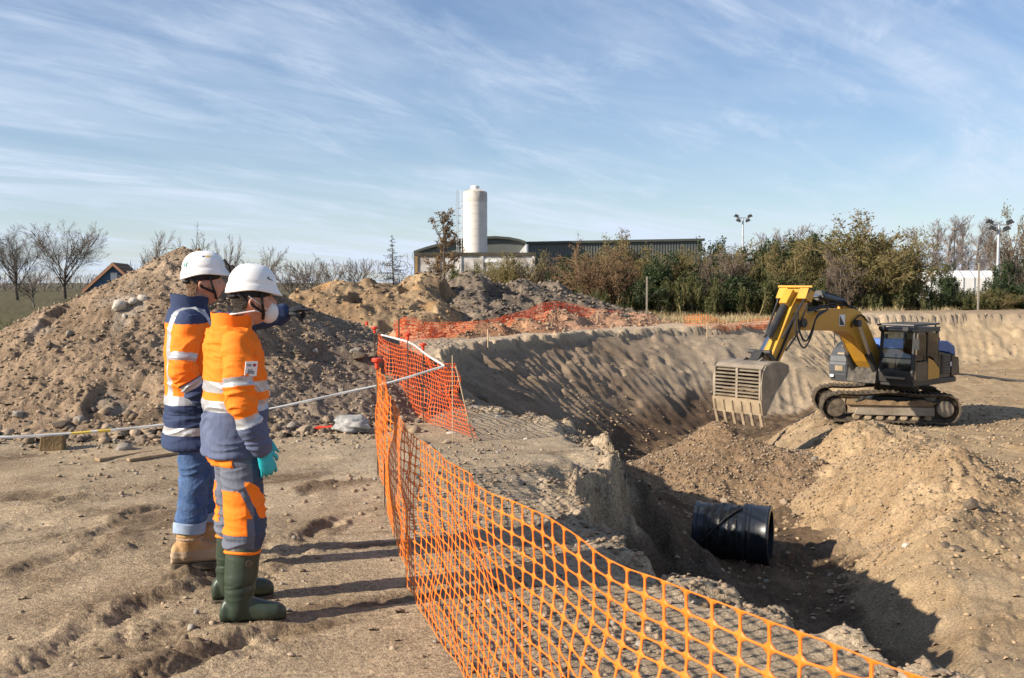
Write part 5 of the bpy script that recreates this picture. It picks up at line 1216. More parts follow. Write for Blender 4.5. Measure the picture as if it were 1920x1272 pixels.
pebbles('ground_stones', land_pts(26000, (-6, 2.2), (2.6, 14), 6, lambda x, y: (pit_distance(x, y)[0] < .02) * np.clip(.03 + .7 * strip_w(x, y) + .9 * sstep(9.9, 11.2, y) * sstep(-.9, -1.8, x) + .25 * sstep(.2, .5, fbm(x, y, .9, 3, 61)), 0, 1)), .003, .026, [MR[2], MR[3], MR[1], MR[2], MR[0]], 'small stones and crumbs strewn over the trodden ground', 26, 3.4)
pebbles('pit_stones', land_pts(22000, (1.5, 14), (8, 30), 7, lambda x, y: (pit_distance(x, y)[0] > .5) * (.25 + .75 * sstep(.0, .4, fbm(x, y, .7, 3, 91)))), .006, .045, [MR[2], mat('clod_sand', (.33, .235, .14), (.40, .29, .175), 5, 1), mat('clod_sand', (.33, .235, .14))], 'clods and stones on the pit floor and sand bench', 27, 3.2)
pebbles('wall_stones', land_pts(5000, (-2, 24), (16, 49), 8, lambda x, y: (pit_distance(x, y)[0] > -.4) * .8), .010, .055, [MR[2], MR[1], MR[3]], 'clods sticking out of the far pit slope', 28, 3.2)
def toe_dens(x, y):
    h = MOUND(x, y); return (pit_distance(x, y)[0] < -.3) * np.exp(-((h - .05) / .22) ** 2) * sstep(15, 13, y)
def toe_pts(n, seed):
    rng = np.random.default_rng(seed); x = rng.uniform(-8.5, -1.1, n); y = rng.uniform(9.9, 14, n); k = rng.random(n) < toe_dens(x, y); x, y = x[k], y[k]
    return np.stack([x, y, np.maximum(ground(x, y), ground(x, y, detail=False) + np.maximum(MOUND(x, y), 0) * .8)], -1)
pebbles('mound_foot_stones', toe_pts(5200, 31), .012, .085, [MR[1], MR[2], MR[3], MR[2], MR[3], M_rk[3]], 'band of stones and clods along the foot of the tall mound', 32, 2.4)
pebbles('rim_clods', land_pts(60000, (-.8, 2.6), (3.5, 15), 33, lambda x, y: np.exp(-((pit_distance(x, y)[0] + .05) / .16) ** 2) * .35), .005, .032, [MR[2], MR[3], MR[2]], 'crumbled clods along the near pit rim', 34, 2.6)
# timber
M_wood = mat('weathered_wood', (.30, .21, .12), (.44, .33, .21), 7, .9, bump=.4, bscale=60)
M_woodd = mat('old_block_wood', (.13, .09, .045), (.27, .19, .10), 5, .95, bump=.5, bscale=40)
loc, n = hit(95, 846); s = 46 / FPX * loc.y
bk = MB(); bk.prism([(-.52 * s, 0), (.42 * s, -.02 * s), (.46 * s, .75 * s), (.1 * s, .80 * s), (-.40 * s, .78 * s)], -.3 * s, .35 * s, bevel=.012)
o = bk.build('wooden_block', M_woodd, None, loc + Vector((0, .06, -.02)), (R(4), 0, R(12))); tag(o, 'squat old wooden block under the barrier tape at the mound foot', 'wood block')
def plank(p0, p1, w, t, label):
    a, _ = hit(*p0); b, _ = hit(*p1); L_ = (b - a).length; mb = MB(); mb.box((0, 0, 0), (L_, w, t)); mb.box((L_ * .5 - .01, 0, t * .2), (.05, w * .8, t))
    d = (b - a).normalized(); o = mb.build('plank', M_wood, None, (a + b) / 2 + Vector((0, 0, t * .7)), (R(8), -math.asin(d.z), math.atan2(d.y, d.x)), bevel=.004); tag(o, label, 'plank')
plank((182, 866), (352, 838), .075, .03, 'long pale timber plank lying on the ground left of the workers'); plank((240, 866), (330, 852), .05, .025, 'short half buried plank in front of the long one')
# sack and litter
M_sack = mat('grey_sack', (.20, .20, .20), (.40, .39, .37), 6, .6, bump=.5, bscale=20)
loc, n = hit(660, 812); bm = bmesh.new(); bmesh.ops.create_icosphere(bm, subdivisions=4, radius=1.0)
P = np.array([v.co[:] for v in bm.verts]); P *= (1 + .35 * vn3(P, 1.6, 5) + .22 * (1 - 2 * np.abs(vn3(P, 3.0, 6))))[:, None]; P *= np.array((.20, .13, .11)); P[:, 2] = np.maximum(P[:, 2], -.06)
for v, p in zip(bm.verts, P): v.co = p
me = bpy.data.meshes.new('crumpled_sack'); bm.to_mesh(me); bm.free()
o = link('crumpled_sack', me, M_sack, None, loc + Vector((0, .05, .07))); tag(o, 'crumpled grey plastic sack lying by the near netting', 'sack')
for p in me.polygons: p.use_smooth = True
loc, n = hit(606, 808); o = MB().prism([(-.10, 0), (-.04, .03), (.02, .01), (.11, .03), (.09, -.02), (-.02, -.03)], 0, .02, 'z').build('red_wrapper', M_cap, None, loc + Vector((0, 0, .03)), (R(20), 0, .3)); tag(o, 'scrap of red plastic among the stones left of the sack', 'litter')
# small things beyond the mound on the left
p = at(66, 596, 24); e = empty('notice_board', (p.x, 24, gzz(p.x, 24)), 0, 'small blank white board on a stake in the grass at left', 'sign'); z = p.z - e.location.z
MB().tube([(.09, .02, -.1), (.09, .02, z + .25)], .015, 6).build('stake', M_stake, e); MB().box((0, 0, z), (.19, .015, .115)).build('board', M_white, e)
for px, yt, yb in ((22, 560, 612), (40, 545, 602), (108 / 2.45, 470 + 60, 600)):
    pass
p = at(14, 668, 16.5); e = empty('profile_board', (p.x, 16.5, gzz(p.x, 16.5)), R(8), 'timber profile board on two stakes at the left edge', 'profile board'); z = p.z - e.location.z
MB().box((0, 0, z), (.55, .025, .07)).build('board', M_wood, e)
for x in (-.2, .22): MB().box((x, .03, z / 2 - .05), (.04, .035, z + .2)).build('stake', M_stake, e)
# ------------------------------------------------------------------ people
M_hv = mat('hi_vis_orange', (.93, .20, .012), (.95, .235, .022), 5, .75, bump=.25, bscale=22, spec=.2, trans=((.95, .28, .03), .10))
M_navy = mat('navy_cloth', (.020, .034, .085), (.034, .052, .115), 6, .85, bump=.25, bscale=25)
M_slate = mat('slate_blue_cloth', (.070, .092, .165), (.105, .128, .205), 6, .85, bump=.3, bscale=25, third=(.15, .145, .16))
M_grey = mat('grey_trouser_cloth', (.095, .108, .145), (.135, .148, .185), 6, .85, bump=.3, bscale=25, third=(.19, .17, .15))
M_navyd = mat('dark_slate_cloth', (.038, .055, .095), (.055, .072, .115), 6, .85, bump=.25, bscale=25)
M_refl = mat('reflective_band', (.36, .37, .39), (.46, .47, .49), 8, .38, metal=.30, spec=.5)
M_jean = mat('denim', (.030, .070, .17), (.075, .13, .25), 14, .9, bump=.3, bscale=60)
M_jeanl = mat('denim_turnup', (.19, .26, .37), (.28, .35, .45), 14, .9)
M_boot = mat('rubber_boot', (.022, .036, .024), (.040, .055, .036), 5, .42, spec=.4, third=(.10, .085, .055))
M_sole = mat('boot_sole', (.045, .038, .028), (.13, .10, .068), 9, .9)
M_leather = mat('tan_leather', (.27, .15, .06), (.42, .26, .12), 9, .65, bump=.3, bscale=40)
M_leathd = mat('dusty_leather', (.28, .20, .13), (.36, .27, .185), 9, .85, bump=.3, bscale=40)
M_skin = mat('skin', (.50, .25, .17), (.58, .31, .215), 18, .5, spec=.35, trans=((.6, .2, .12), .06))
M_hair = mat('dark_hair', (.012, .009, .007), (.035, .025, .018), 60, .6, bump=.8, bscale=120)
M_hairb = mat('brown_hair', (.09, .045, .022), (.15, .085, .045), 60, .6, bump=.8, bscale=120)
M_helm = mat('helmet_white', (.74, .74, .73), (.80, .80, .79), 9, .32, spec=.5, third=(.66, .64, .60))
M_strap = mat('black_strap', (.012, .012, .014), None, rough=.6)
M_glove = mat('teal_glove', (.012, .36, .42), (.03, .44, .50), 20, .42, spec=.4)
M_glovek = mat('black_glove', (.012, .014, .018), (.03, .032, .038), 20, .7)
M_mask = mat('mask_grey', (.62, .62, .60), (.72, .72, .70), 8, .6)
M_eye = mat('eye_white', (.30, .27, .25), None, rough=.15)
M_patch = mat('patch_white', (.74, .76, .78), None, rough=.7); M_patchk = mat('patch_ink', (.05, .07, .09), None, rough=.8); M_heart = mat('heart_red', (.35, .02, .03), None, rough=.7)
M_stick = mat('sticker_green', (.10, .42, .38), None, rough=.4); M_fl_b = mat('flag_blue', (.02, .09, .32), None, rough=.4); M_fl_y = mat('flag_yellow', (.75, .48, .04), None, rough=.4)

def limb_geo(pts, rad, k=20, sub=6, flat=None):
    """tapered round-ended tube along a smooth path; flat = (sx, sy) cross-section scale"""
    P = cat_rom(np.array(pts, float), sub); r = np.interp(np.linspace(0, len(rad) - 1, len(P)), np.arange(len(rad)), rad)
    T = _norm(np.gradient(P, axis=0)); V = []; up = np.array((0., 1, 0)) if abs(T[0][1]) < .9 else np.array((1., 0, 0))
    A_ = []
    for t in T:
        a = _norm(np.cross(up, t)); b = np.cross(t, a); up = b; A_.append((a, b))
    rings = []
    for f in (.25, .6, .88): rings.append((P[0] - T[0] * r[0] * math.sqrt(max(0, 1 - f * f)), A_[0], r[0] * f))
    for i in range(len(P)): rings.append((P[i], A_[i], r[i]))
    for f in (.88, .6, .25): rings.append((P[-1] + T[-1] * r[-1] * math.sqrt(max(0, 1 - f * f)), A_[-1], r[-1] * f))
    sx, sy = flat or (1, 1)
    for c, (a, b), rr in rings:
        for j in range(k):
            an = 2 * math.pi * j / k; V.append(c + (a * math.cos(an) * sx + b * math.sin(an) * sy) * rr)
    m = len(rings); F = [(i * k + j, i * k + (j + 1) % k, (i + 1) * k + (j + 1) % k, (i + 1) * k + j) for i in range(m - 1) for j in range(k)]
    F.append(tuple(range(k - 1, -1, -1))); F.append(tuple((m - 1) * k + j for j in range(k)))
    return V, F
def ring_geo(rings, k=28, e=2.4):
    """horizontal superellipse rings (z, cx, cy, rx, ry)"""
    V = []
    for (z, cx, cy, rx, ry) in rings:
        for j in range(k):
            a = 2 * math.pi * j / k; c, s = math.cos(a), math.sin(a)
            V.append((cx + rx * math.copysign(abs(c) ** (2 / e), c), cy + ry * math.copysign(abs(s) ** (2 / e), s), z))
    m = len(rings); F = [(i * k + j, i * k + (j + 1) % k, (i + 1) * k + (j + 1) % k, (i + 1) * k + j) for i in range(m - 1) for j in range(k)]
    F.append(tuple(range(k - 1, -1, -1))); F.append(tuple((m - 1) * k + j for j in range(k)))
    return V, F
def ball_geo(c, r, sub=3, fn=None):
    bm = bmesh.new(); bmesh.ops.create_icosphere(bm, subdivisions=sub, radius=1.0)
    P = np.array([v.co[:] for v in bm.verts]); F = [tuple(v.index for v in f.verts) for f in bm.faces]; bm.free()
    P = P * np.array(r); 
    if fn is not None: P = fn(P)
    return P + np.array(c), F
def union(geos, voxel, smooth=4, lam=.5):
    """one continuous surface from overlapping pieces; returns V, F arrays"""
    mb = MB()
    for V, F in geos: mb.add([tuple(v) for v in V], F)
    me = bpy.data.meshes.new('tmp'); me.from_pydata(mb.V, [], mb.F)
    bm = bmesh.new(); bm.from_mesh(me); bmesh.ops.recalc_face_normals(bm, faces=bm.faces); bm.to_mesh(me); bm.free()
    o = bpy.data.objects.new('tmp', me); COL.objects.link(o)
    md = o.modifiers.new('r', 'REMESH'); md.mode = 'VOXEL'; md.voxel_size = voxel; md.adaptivity = 0
    dg = bpy.context.evaluated_depsgraph_get(); ev = o.evaluated_get(dg); m2 = bpy.data.meshes.new_from_object(ev)
    V = np.empty(len(m2.vertices) * 3, np.float32); m2.vertices.foreach_get('co', V); V = V.reshape(-1, 3).astype(float)
    li = np.empty(len(m2.loops), np.int32); m2.loops.foreach_get('vertex_index', li); F = li.reshape(-1, 4) if len(li) == 4 * len(m2.polygons) else None
    E = np.empty(len(m2.edges) * 2, np.int32); m2.edges.foreach_get('vertices', E); E = E.reshape(-1, 2)
    bpy.data.objects.remove(o); bpy.data.meshes.remove(me); bpy.data.meshes.remove(m2)
    cnt = np.bincount(E.ravel(), minlength=len(V))[:, None]
    for it in range(smooth):
        for l in (lam, -lam * .98) if it % 2 == 9 else (lam,):
            S = np.zeros_like(V); np.add.at(S, E[:, 0], V[E[:, 1]]); np.add.at(S, E[:, 1], V[E[:, 0]]); V = V + l * (S / cnt - V)
    return V, F
def vnorm(V, F):
    n = np.zeros_like(V); fn = np.cross(V[F[:, 2]] - V[F[:, 0]], V[F[:, 3]] - V[F[:, 1]])
    for k in range(4): np.add.at(n, F[:, k], fn)
    return _norm(n)
def put(name, V, F, mats, parent, mi=None, label=None):
    o = link(name, fast_mesh(name, V, F, True, mi), mats, parent)
    if label: o['label'] = label
    return o
def seg_dist(P, pts):
    """distance to a polyline and position along it (0..n-1)"""
    best = np.full(len(P), 9.0); t_ = np.zeros(len(P)); pts = np.array(pts, float)
    for i in range(len(pts) - 1):
        d = pts[i + 1] - pts[i]; t = np.clip(((P - pts[i]) @ d) / (d @ d), 0, 1); q = np.linalg.norm(P - pts[i] - t[:, None] * d, axis=1)
        w = q < best; best = np.where(w, q, best); t_ = np.where(w, i + t, t_)
    return best, t_
def folds(V, seed, amp, fz=1.0):
    # drape lines: stretched ridges in two slanted directions, fading in and out
    w = V + .05 * np.stack([vn3(V, 5, seed), vn3(V, 5, seed + 1), vn3(V, 5, seed + 2)], -1)
    a = w[:, 0] * .8 + w[:, 1] * .9; out = 0
    for k, (ph, f1, f2, g) in enumerate(((.6, 15, 4.0, 1.0), (-.75, 19, 5.0, .8), (.15, 30, 7.0, .45))):
        u = a * math.cos(ph) + w[:, 2] * math.sin(ph) * fz; v = -a * math.sin(ph) + w[:, 2] * math.cos(ph) * fz
        # vary across the body in depth so that front and back differ
        n_ = vn(v * f1 + 1.7 * w[:, 0] * k, u * f2 + 2 * w[:, 1], seed + 5 * k); r = 1 - 2 * np.abs(n_)
        gate = sstep(-.35, .35, vn3(V, 4.5, seed + 11 * k)); out = out + g * gate * np.sign(r) * np.abs(r) ** 1.4
    return amp * out * .62
def head_shape(P):
    q = P.copy(); z = P[:, 2] / .125; x = P[:, 0] / .100
    jaw = sstep(.1, -.9, z); q[:, 1] *= 1 - .30 * jaw; q[:, 0] *= 1 - .12 * jaw; q[:, 0] += .012 * jaw
    front = sstep(.2, .9, x)
    q[:, 0] += front * (.030 * np.exp(-((P[:, 1] / .014) ** 2 + ((P[:, 2] + .022) / .020) ** 2)) + .018 * np.exp(-((P[:, 1] / .010) ** 2 + ((P[:, 2] - .002) / .026) ** 2)))
    q[:, 0] -= front * .012 * np.exp(-(((np.abs(P[:, 1]) - .032) / .016) ** 2 + ((P[:, 2] - .008) / .013) ** 2))
    q[:, 0] += front * .007 * np.exp(-((P[:, 1] / .024) ** 2 + ((P[:, 2] + .066) / .010) ** 2)) + front * .010 * np.exp(-((P[:, 1] / .024) ** 2 + ((P[:, 2] + .105) / .018) ** 2))
    return q
def ear_geo(c, s):
    pts = [(-.004, .0, -.028), (.010, s * .004, -.022), (.006, s * .010, 0), (-.012, s * .016, .020), (-.022, s * .016, .012), (-.022, s * .014, -.006), (-.010, s * .006, -.024)]
    return limb_geo([np.array(c) + np.array(p) for p in pts], [.006, .006, .006, .007, .007, .007, .006], 10, 4)
def hand_geo(curl, thumb_side=1, point=False):
    """x along fingers from the wrist, y thumb side, z back of the hand"""
    g = [limb_geo([(-.03, 0, 0), (.02, 0, 0), (.055, 0, 0), (.085, -.002, 0)], [.030, .036, .042, .038], 18, 5, (.52, 1.0))]
    for i, (y, L_) in enumerate([(.034, .078), (.0115, .086), (-.0115, .080), (-.034, .064)]):
        c = curl if not (point and i == 0) else 3
        p = np.array((.085, y, 0.)); pts = [p - np.array((.02, 0, 0)), p]; a = R(8)
        for k, f in enumerate((.46, .30, .24)):
            a += R(c * (1.0 if k else .8)); p = p + L_ * f * np.array((math.cos(a), (.06 * (1.5 - i)) , -math.sin(a))); pts.append(p)
        g.append(limb_geo(pts, [.0095, .0092, .0085, .0080, .0070], 12, 4))
    tpts = [(.012, .022, -.004), (.032, .046, -.012), (.058, .062, -.020), (.084, .066, -.030 - .0006 * curl)]
    g.append(limb_geo(tpts, [.014, .0125, .0108, .009], 12, 5))
    out = []
    for V, F in g:
        V = np.array(V); V[:, 1] *= thumb_side; out.append((V, F))
    return out
def place_geo(geos, o, X, Y, Z):
    M = np.stack([np.array(X), np.array(Y), np.array(Z)], 1); return [(np.array(V) @ M.T + np.array(o), F) for V, F in geos]
def text_mesh(txt, size):
    cu = bpy.data.curves.new('t', 'FONT'); cu.body = txt; cu.size = size; cu.extrude = .0006; cu.align_x = 'CENTER'; cu.resolution_u = 3
    o = bpy.data.objects.new('t', cu); COL.objects.link(o); me = bpy.data.meshes.new_from_object(o.evaluated_get(bpy.context.evaluated_depsgraph_get()))
    bpy.data.objects.remove(o); bpy.data.curves.remove(cu); return me

def helmet(root, c, yaw, pitch, kind):
    """c rim centre in body space"""
    M = Matrix.Translation(Vector(c)) @ Matrix.Rotation(yaw, 4, 'Z') @ Matrix.Rotation(pitch, 4, 'Y') @ Matrix.Scale(.93, 4)
    nu, nv = 64, 26; V = []
    for i in range(nv):
        t = i / (nv - 1); 
        for j in range(nu):
            a = 2 * math.pi * j / nu; ca, sa = math.cos(a), math.sin(a)
            pr = math.cos(t * math.pi / 2) ** .70; z = .154 * math.sin(t * math.pi / 2) ** 1.02
            rx = .140 if ca > 0 else .142; x = rx * pr * ca; y = .113 * pr * sa
            z += .006 * math.exp(-((abs(y) - .0) / .030) ** 2) * (t > .25) * (1 if ca > -1 else 0) - .004 * math.exp(-((abs(y) - .045) / .012) ** 2) * (t > .35)
            if i < 5:                      # brim flares, dips at the nape, peak in front
                f = (1 - i / 5); x += .005 * f * ca + .026 * f * f * max(0, ca) ** 3; y += .004 * f * sa
                z += -.014 * f * max(0, -ca) ** 1.5 - .006 * f * max(0, ca) ** 2 + .012 * f * abs(sa) ** 3
            if 5 <= i <= 6: x -= .003 * ca; y -= .003 * sa
            V.append((x, y, z))
    inner = [(x * .955, y * .945, z - .004 if i < 3 else z * .95) for i in range(nv) for (x, y, z) in V[i * nu:(i + 1) * nu]]
    F = list(grid_faces(nv, nu, True)); n = len(V)
    F2 = [tuple(int(q) + n for q in f[::-1]) for f in F]; F = [tuple(int(q) for q in f) for f in F]
    F += F2 + [(j, j + n, (j + 1) % nu + n, (j + 1) % nu) for j in range(nu)] + [tuple((nv - 1) * nu + j for j in range(nu))]
    def T(P): return [tuple(M @ Vector(p)) for p in P]
    hm = MB().add(T(V + inner), F).build('helmet', M_helm, root, smooth=True)
    for x in (-.028, 0, .028):
        for s in (-1, 1): MB().add(*[T([(x - .007, s * .046, .1405), (x + .007, s * .046, .1405), (x + .007, s * .050, .1385), (x - .007, s * .050, .1385)]), [(0, 1, 2, 3)]]).build('vent_slot', M_strap, hm)
    # suspension band, nape pad, straps
    MB().add(*(lambda g: (T(g[0]), g[1]))(ring_geo([(-.028, -.012, 0, .108, .092), (.006, -.006, 0, .116, .098)], 30, 2.0))).build('head_band', M_strap, hm)
    MB().add(*(lambda g: (T(g[0]), g[1]))(limb_geo([(-.100, -.055, -.030), (-.118, 0, -.034), (-.100, .055, -.030)], [.014, .017, .014], 10, 5, (.6, 1)))).build('nape_pad', M_strap, hm)
    for s in (-1, 1):
        MB().tube(T([(.035, s * .098, .0), (.045, s * .096, -.06), (.060, s * .078, -.110), (.065, s * .038, -.142), (.066, 0, -.150)]), .0075, 6).build('chin_strap', M_strap, hm)
        MB().tube(T([(-.085, s * .078, -.010), (-.02, s * .090, -.065), (.055, s * .080, -.108)]), .0075, 6).build('chin_strap', M_strap, hm)
    def decal(pts, m, name, off=.0016):
        P = [Vector(p) for p in pts]; nrm = (P[1] - P[0]).cross(P[2] - P[0]).normalized(); cen = sum(P, Vector()) / len(P)
        if nrm.dot(cen) < 0: nrm = -nrm
        MB().add(T([p + nrm * off for p in P]) , [tuple(range(len(P)))]).build(name, m, hm)
    def surf(a, t):
        i = t * (nv - 1); i0 = int(i); j = (a / (2 * math.pi) * nu) % nu; j0 = int(j)
        return Vector(V[i0 * nu + j0]).lerp(Vector(V[min(i0 + 1, nv - 1) * nu + j0]), i - i0).lerp(Vector(V[i0 * nu + (j0 + 1) % nu]).lerp(Vector(V[min(i0 + 1, nv - 1) * nu + (j0 + 1) % nu]), i - i0), j - j0) * 1.012
    def patch(a0, a1, t0, t1, m, name, n=5):
        g = [surf(a0 + (a1 - a0) * i / n, t0 + (t1 - t0) * j / n) for j in range(n + 1) for i in range(n + 1)]
        f = [(j * (n + 1) + i, j * (n + 1) + i + 1, (j + 1) * (n + 1) + i + 1, (j + 1) * (n + 1) + i) for j in range(n) for i in range(n)]
        MB().add(T(g), f).build(name, m, hm, smooth=True)
    if kind == 'B':
        patch(R(268), R(277), .56, .61, M_fl_b, 'flag_decal'); patch(R(277.5), R(300), .56, .61, M_fl_y, 'flag_decal')
        # round logo sticker at the back: ring and inner figure
        ca_, ct = R(214), .36
        ringp = [surf(ca_ + .16 * math.cos(q), ct + .14 * math.sin(q)) for q in np.linspace(0, 2 * math.pi, 26)]
        MB().tube(T(ringp), .0016, 5).build('round_logo', M_stick, hm)
        for q0, q1 in ((2.6, 4.6), (5.2, 6.9)): MB().tube(T([surf(ca_ + .09 * math.cos(q), ct + .08 * math.sin(q)) for q in np.linspace(q0, q1, 8)]), .003, 5).build('logo_mark', M_stick, hm)
        MB().tube(T([(.165, -.05, .01), (.155, -.05, .06), (.13, -.045, .10)]), .006, 6).build('goggle_strap', M_strap, hm)
    else:
        MB().tube(T([surf(R(300), .36), surf(R(308), .34), surf(R(318), .32)]), .002, 5).build('helmet_logo', M_strap, hm); MB().tube(T([surf(R(303), .41), surf(R(307), .37)]), .0022, 5).build('helmet_logo', M_strap, hm)
    return hm

def person(root, S, shoulders, armR, armL, legs, feet_yaw, kind, head_yaw, seed):
    """S overall scale already applied by caller in coordinates; kind 'A' slate suit, 'B' parka and jeans"""
    A_ = kind == 'A'; hemz = .86 if A_ else .70
    tors = [(hemz, 0, 0, .160, .206), (.98, 0, 0, .156, .202), (1.12, 0, 0, .150, .196), (1.27, .002, 0, .152, .210), (1.39, -.005, 0, .136, .205), (1.45, -.010, 0, .122, .182), (1.495, -.014, 0, .108, .145), (1.520, -.010, 0, .092, .102), (1.535, -.004, 0, .070, .075)]
    if not A_: tors = [(hemz, 0, 0, .170, .216)] + [(z, cx, cy, rx * 1.05, ry * 1.05) for z, cx, cy, rx, ry in tors[1:]]
    def arm(p, r): return limb_geo(p, r, 20, 6)
    ra = [.076, .075, .070, .065, .058] if A_ else [.078, .078, .073, .068, .060]
    # ---- body: one continuous surface
    hc = np.array((.100 if kind == 'A' else .075, 0, 1.655)); cy_, sy_ = math.cos(head_yaw), math.sin(head_yaw)
    def rotz(P): P = np.array(P); return np.stack([P[:, 0] * cy_ - P[:, 1] * sy_, P[:, 0] * sy_ + P[:, 1] * cy_, P[:, 2]], -1)
    hg = [ball_geo((0, 0, 0), (.100, .079, .125), 4, head_shape), ear_geo((-.004, .074, -.012), 1), ear_geo((-.004, -.074, -.012), -1), limb_geo([(-.030, 0, -.03), (-.045, 0, -.09), (-.080, 0, -.16)], [.058, .056, .064], 20, 5)]
    hg = [(rotz(V) + hc, F) for V, F in hg]
    small = [(z, cx, cy, rx * .8, ry * .84) for z, cx, cy, rx, ry in tors]
    bodyg = hg + [ring_geo(small), arm(armR, [r * .72 for r in ra]), arm(armL, [r * .72 for r in ra])] + [limb_geo(l, [.088, .080, .062, .058, .045], 18, 6) for l in legs]
    V, F = union(bodyg, .0058, 3); put('body', V, F, [M_skin], root)
    # hair: scalp region lifted off the head
    n = vnorm(V, F); loc = rotz((V - hc) * np.array((1, 1, 1))) if False else (V - hc) @ np.array([[cy_, -sy_, 0], [sy_, cy_, 0], [0, 0, 1]])
    fc = loc[F].mean(1); hs = ((fc[:, 2] > .045) | ((fc[:, 0] < -.035 - .35 * np.maximum(0, -fc[:, 2] - .02)) & (fc[:, 2] > -.085))) & (fc[:, 2] > -.11)
    hs &= ~((np.abs(fc[:, 1]) > .0755) & (fc[:, 2] < .03) & (fc[:, 0] > -.03))
    Fh = F[hs]; us = np.unique(Fh); rm = np.full(len(V), -1); rm[us] = np.arange(len(us)); put('hair', (V + n * (.007 + .003 * vn3(V, 60, 3)[:, None]))[us], rm[Fh], [M_hair if A_ else M_hairb], root)
    for s in (-1, 1):
        p = rotz([(.079, s * .031, .008)])[0] + hc; e_ = MB(); Vb, Fb = ball_geo(p, (.0095, .0095, .0095), 2); e_.add(Vb, Fb).build('eye', M_eye, root, smooth=True)
    # ---- jacket
    jg = [ring_geo(tors), arm(armR, ra), arm(armL, ra)]
    V, F = union(jg, .0052, 6); n = vnorm(V, F)
    dR, tR = seg_dist(V, armR); dL, tL = seg_dist(V, armL); slv = np.minimum(dR - np.interp(tR, range(len(ra)), ra), dL - np.interp(tL, range(len(ra)), ra))
    ta = np.where(dR < dL, tR, tL); issl = (slv < .012) & (ta > .55)
    wr = folds(V, seed, .0165, 1.25) + np.where(issl, .0095 * (1 - 2 * np.abs(vn(ta * 5 + 1.2 * vn3(V, 6, 5), V[:, 2] * 3, seed + 9))) * np.exp(-((ta - 2.1) / 1.1) ** 2), 0)
    wr += np.where(issl, 0, .012 * vn3(V * np.array((1, 1, 2.2)), 4.0, seed + 4) * sstep(1.35, 1.15, V[:, 2]))
    wr += np.where(issl, .006 * np.exp(-((ta - (len(ra) - 1.15)) / .12) ** 2), 0)
    V2 = V + n * wr[:, None]
    c = V[F].mean(1); tf = ta[F].mean(1); sf = issl[F].mean(1) > .5; z = c[:, 2]; a_ = np.arctan2(c[:, 1], c[:, 0])
    # material zones: 0 orange 1 dark cloth 2 reflective
    mi = np.zeros(len(F), int)
    if A_:
        mi[(~sf) & (z < 1.125)] = 1; mi[(~sf) & (z > 1.195) & (z < 1.25)] = 2; mi[(~sf) & (z > 1.095) & (z < 1.15)] = 2
        mi[sf & (tf > 2.75)] = 1; mi[sf & (tf > 1.18) & (tf < 1.52)] = 2; mi[sf & (tf > 2.60) & (tf < 2.98)] = 2
    else:
        mi[(~sf) & (z < .965)] = 1; mi[(~sf) & (z > 1.425)] = 1; mi[sf & (tf < .8) & (z > 1.42)] = 1
        ay = np.abs(c[:, 1]); mi[(~sf) & (ay > .115) & (ay < .16) & (z > 1.0)] = 2; mi[(~sf) & (z > .955) & (z < 1.005)] = 2; mi[(~sf) & (z > .775) & (z < .825)] = 2
        mi[sf & (tf > 1.3) & (tf < 1.65)] = 2; mi[sf & (tf > 2.5)] = 1; mi[sf & (tf > 2.55) & (tf < 2.85)] = 2
        left = (dL < dR)[F].mean(1) > .5; mi[sf & left & (tf > .9)] = 1
    jk = put('jacket', V2, F, [M_hv, M_slate if A_ else M_navy, M_refl], root, mi)
    # collar
    cg = MB()
    for k_, (r0, z0, z1, cx) in enumerate([(1.0, 1.49, 1.585, -.008)]):
        nn = 40; W = []
        for (f, zz) in ((1.02, z0), (1.0, (z0 + z1) / 2), (1.05, z1), (.95, z1 - .003), (.90, (z0 + z1) / 2), (.90, z0)):
            for j in range(nn):
                a = R(20) + (2 * math.pi - R(40)) * j / (nn - 1); W.append((cx + .100 * f * math.cos(a) * (1.0 if A_ else 1.08), .104 * f * math.sin(a) * (1.0 if A_ else 1.08), zz + .012 * math.cos(a + math.pi) + .004 * math.sin(a * 5)))
        cg.add(W, [(i * nn + j, i * nn + j + 1, (i + 1) % 6 * nn + j + 1, (i + 1) % 6 * nn + j) for i in range(6) for j in range(nn - 1)])
    cg.build('collar', M_hv if A_ else M_navy, jk, smooth=True)
    # ---- trousers
    lr = [.092, .102, .098, .100, .104] if A_ else [.088, .090, .084, .080, .080]
    ends = .37 if A_ else .225
    lg = [limb_geo([p for p in l[:3]] + [tuple(np.array(l[2]) * (1 - f) + np.array(l[4]) * f) for f in ((.08, .17) if A_ else (.30, .58))], lr, 22, 6) for l in legs]
    V, F = union(lg + [ring_geo([(.80, 0, 0, .115, .145), (.90, -.01, 0, .130, .165), (1.0, 0, 0, .12, .16)])], .0052, 6); n = vnorm(V, F)
    low = sstep(.62, .42, V[:, 2]) if A_ else sstep(.5, .3, V[:, 2])
    wr = folds(V, seed + 20, .0130, 1.4) + low * .011 * (1 - 2 * np.abs(vn(V[:, 2] * 17 + 1.5 * vn3(V, 5, 2), np.arctan2(V[:, 1], V[:, 0]) * .8, seed + 21)))
    c = V[F].mean(1); mi = np.zeros(len(F), int); raise_ = np.zeros(len(V))
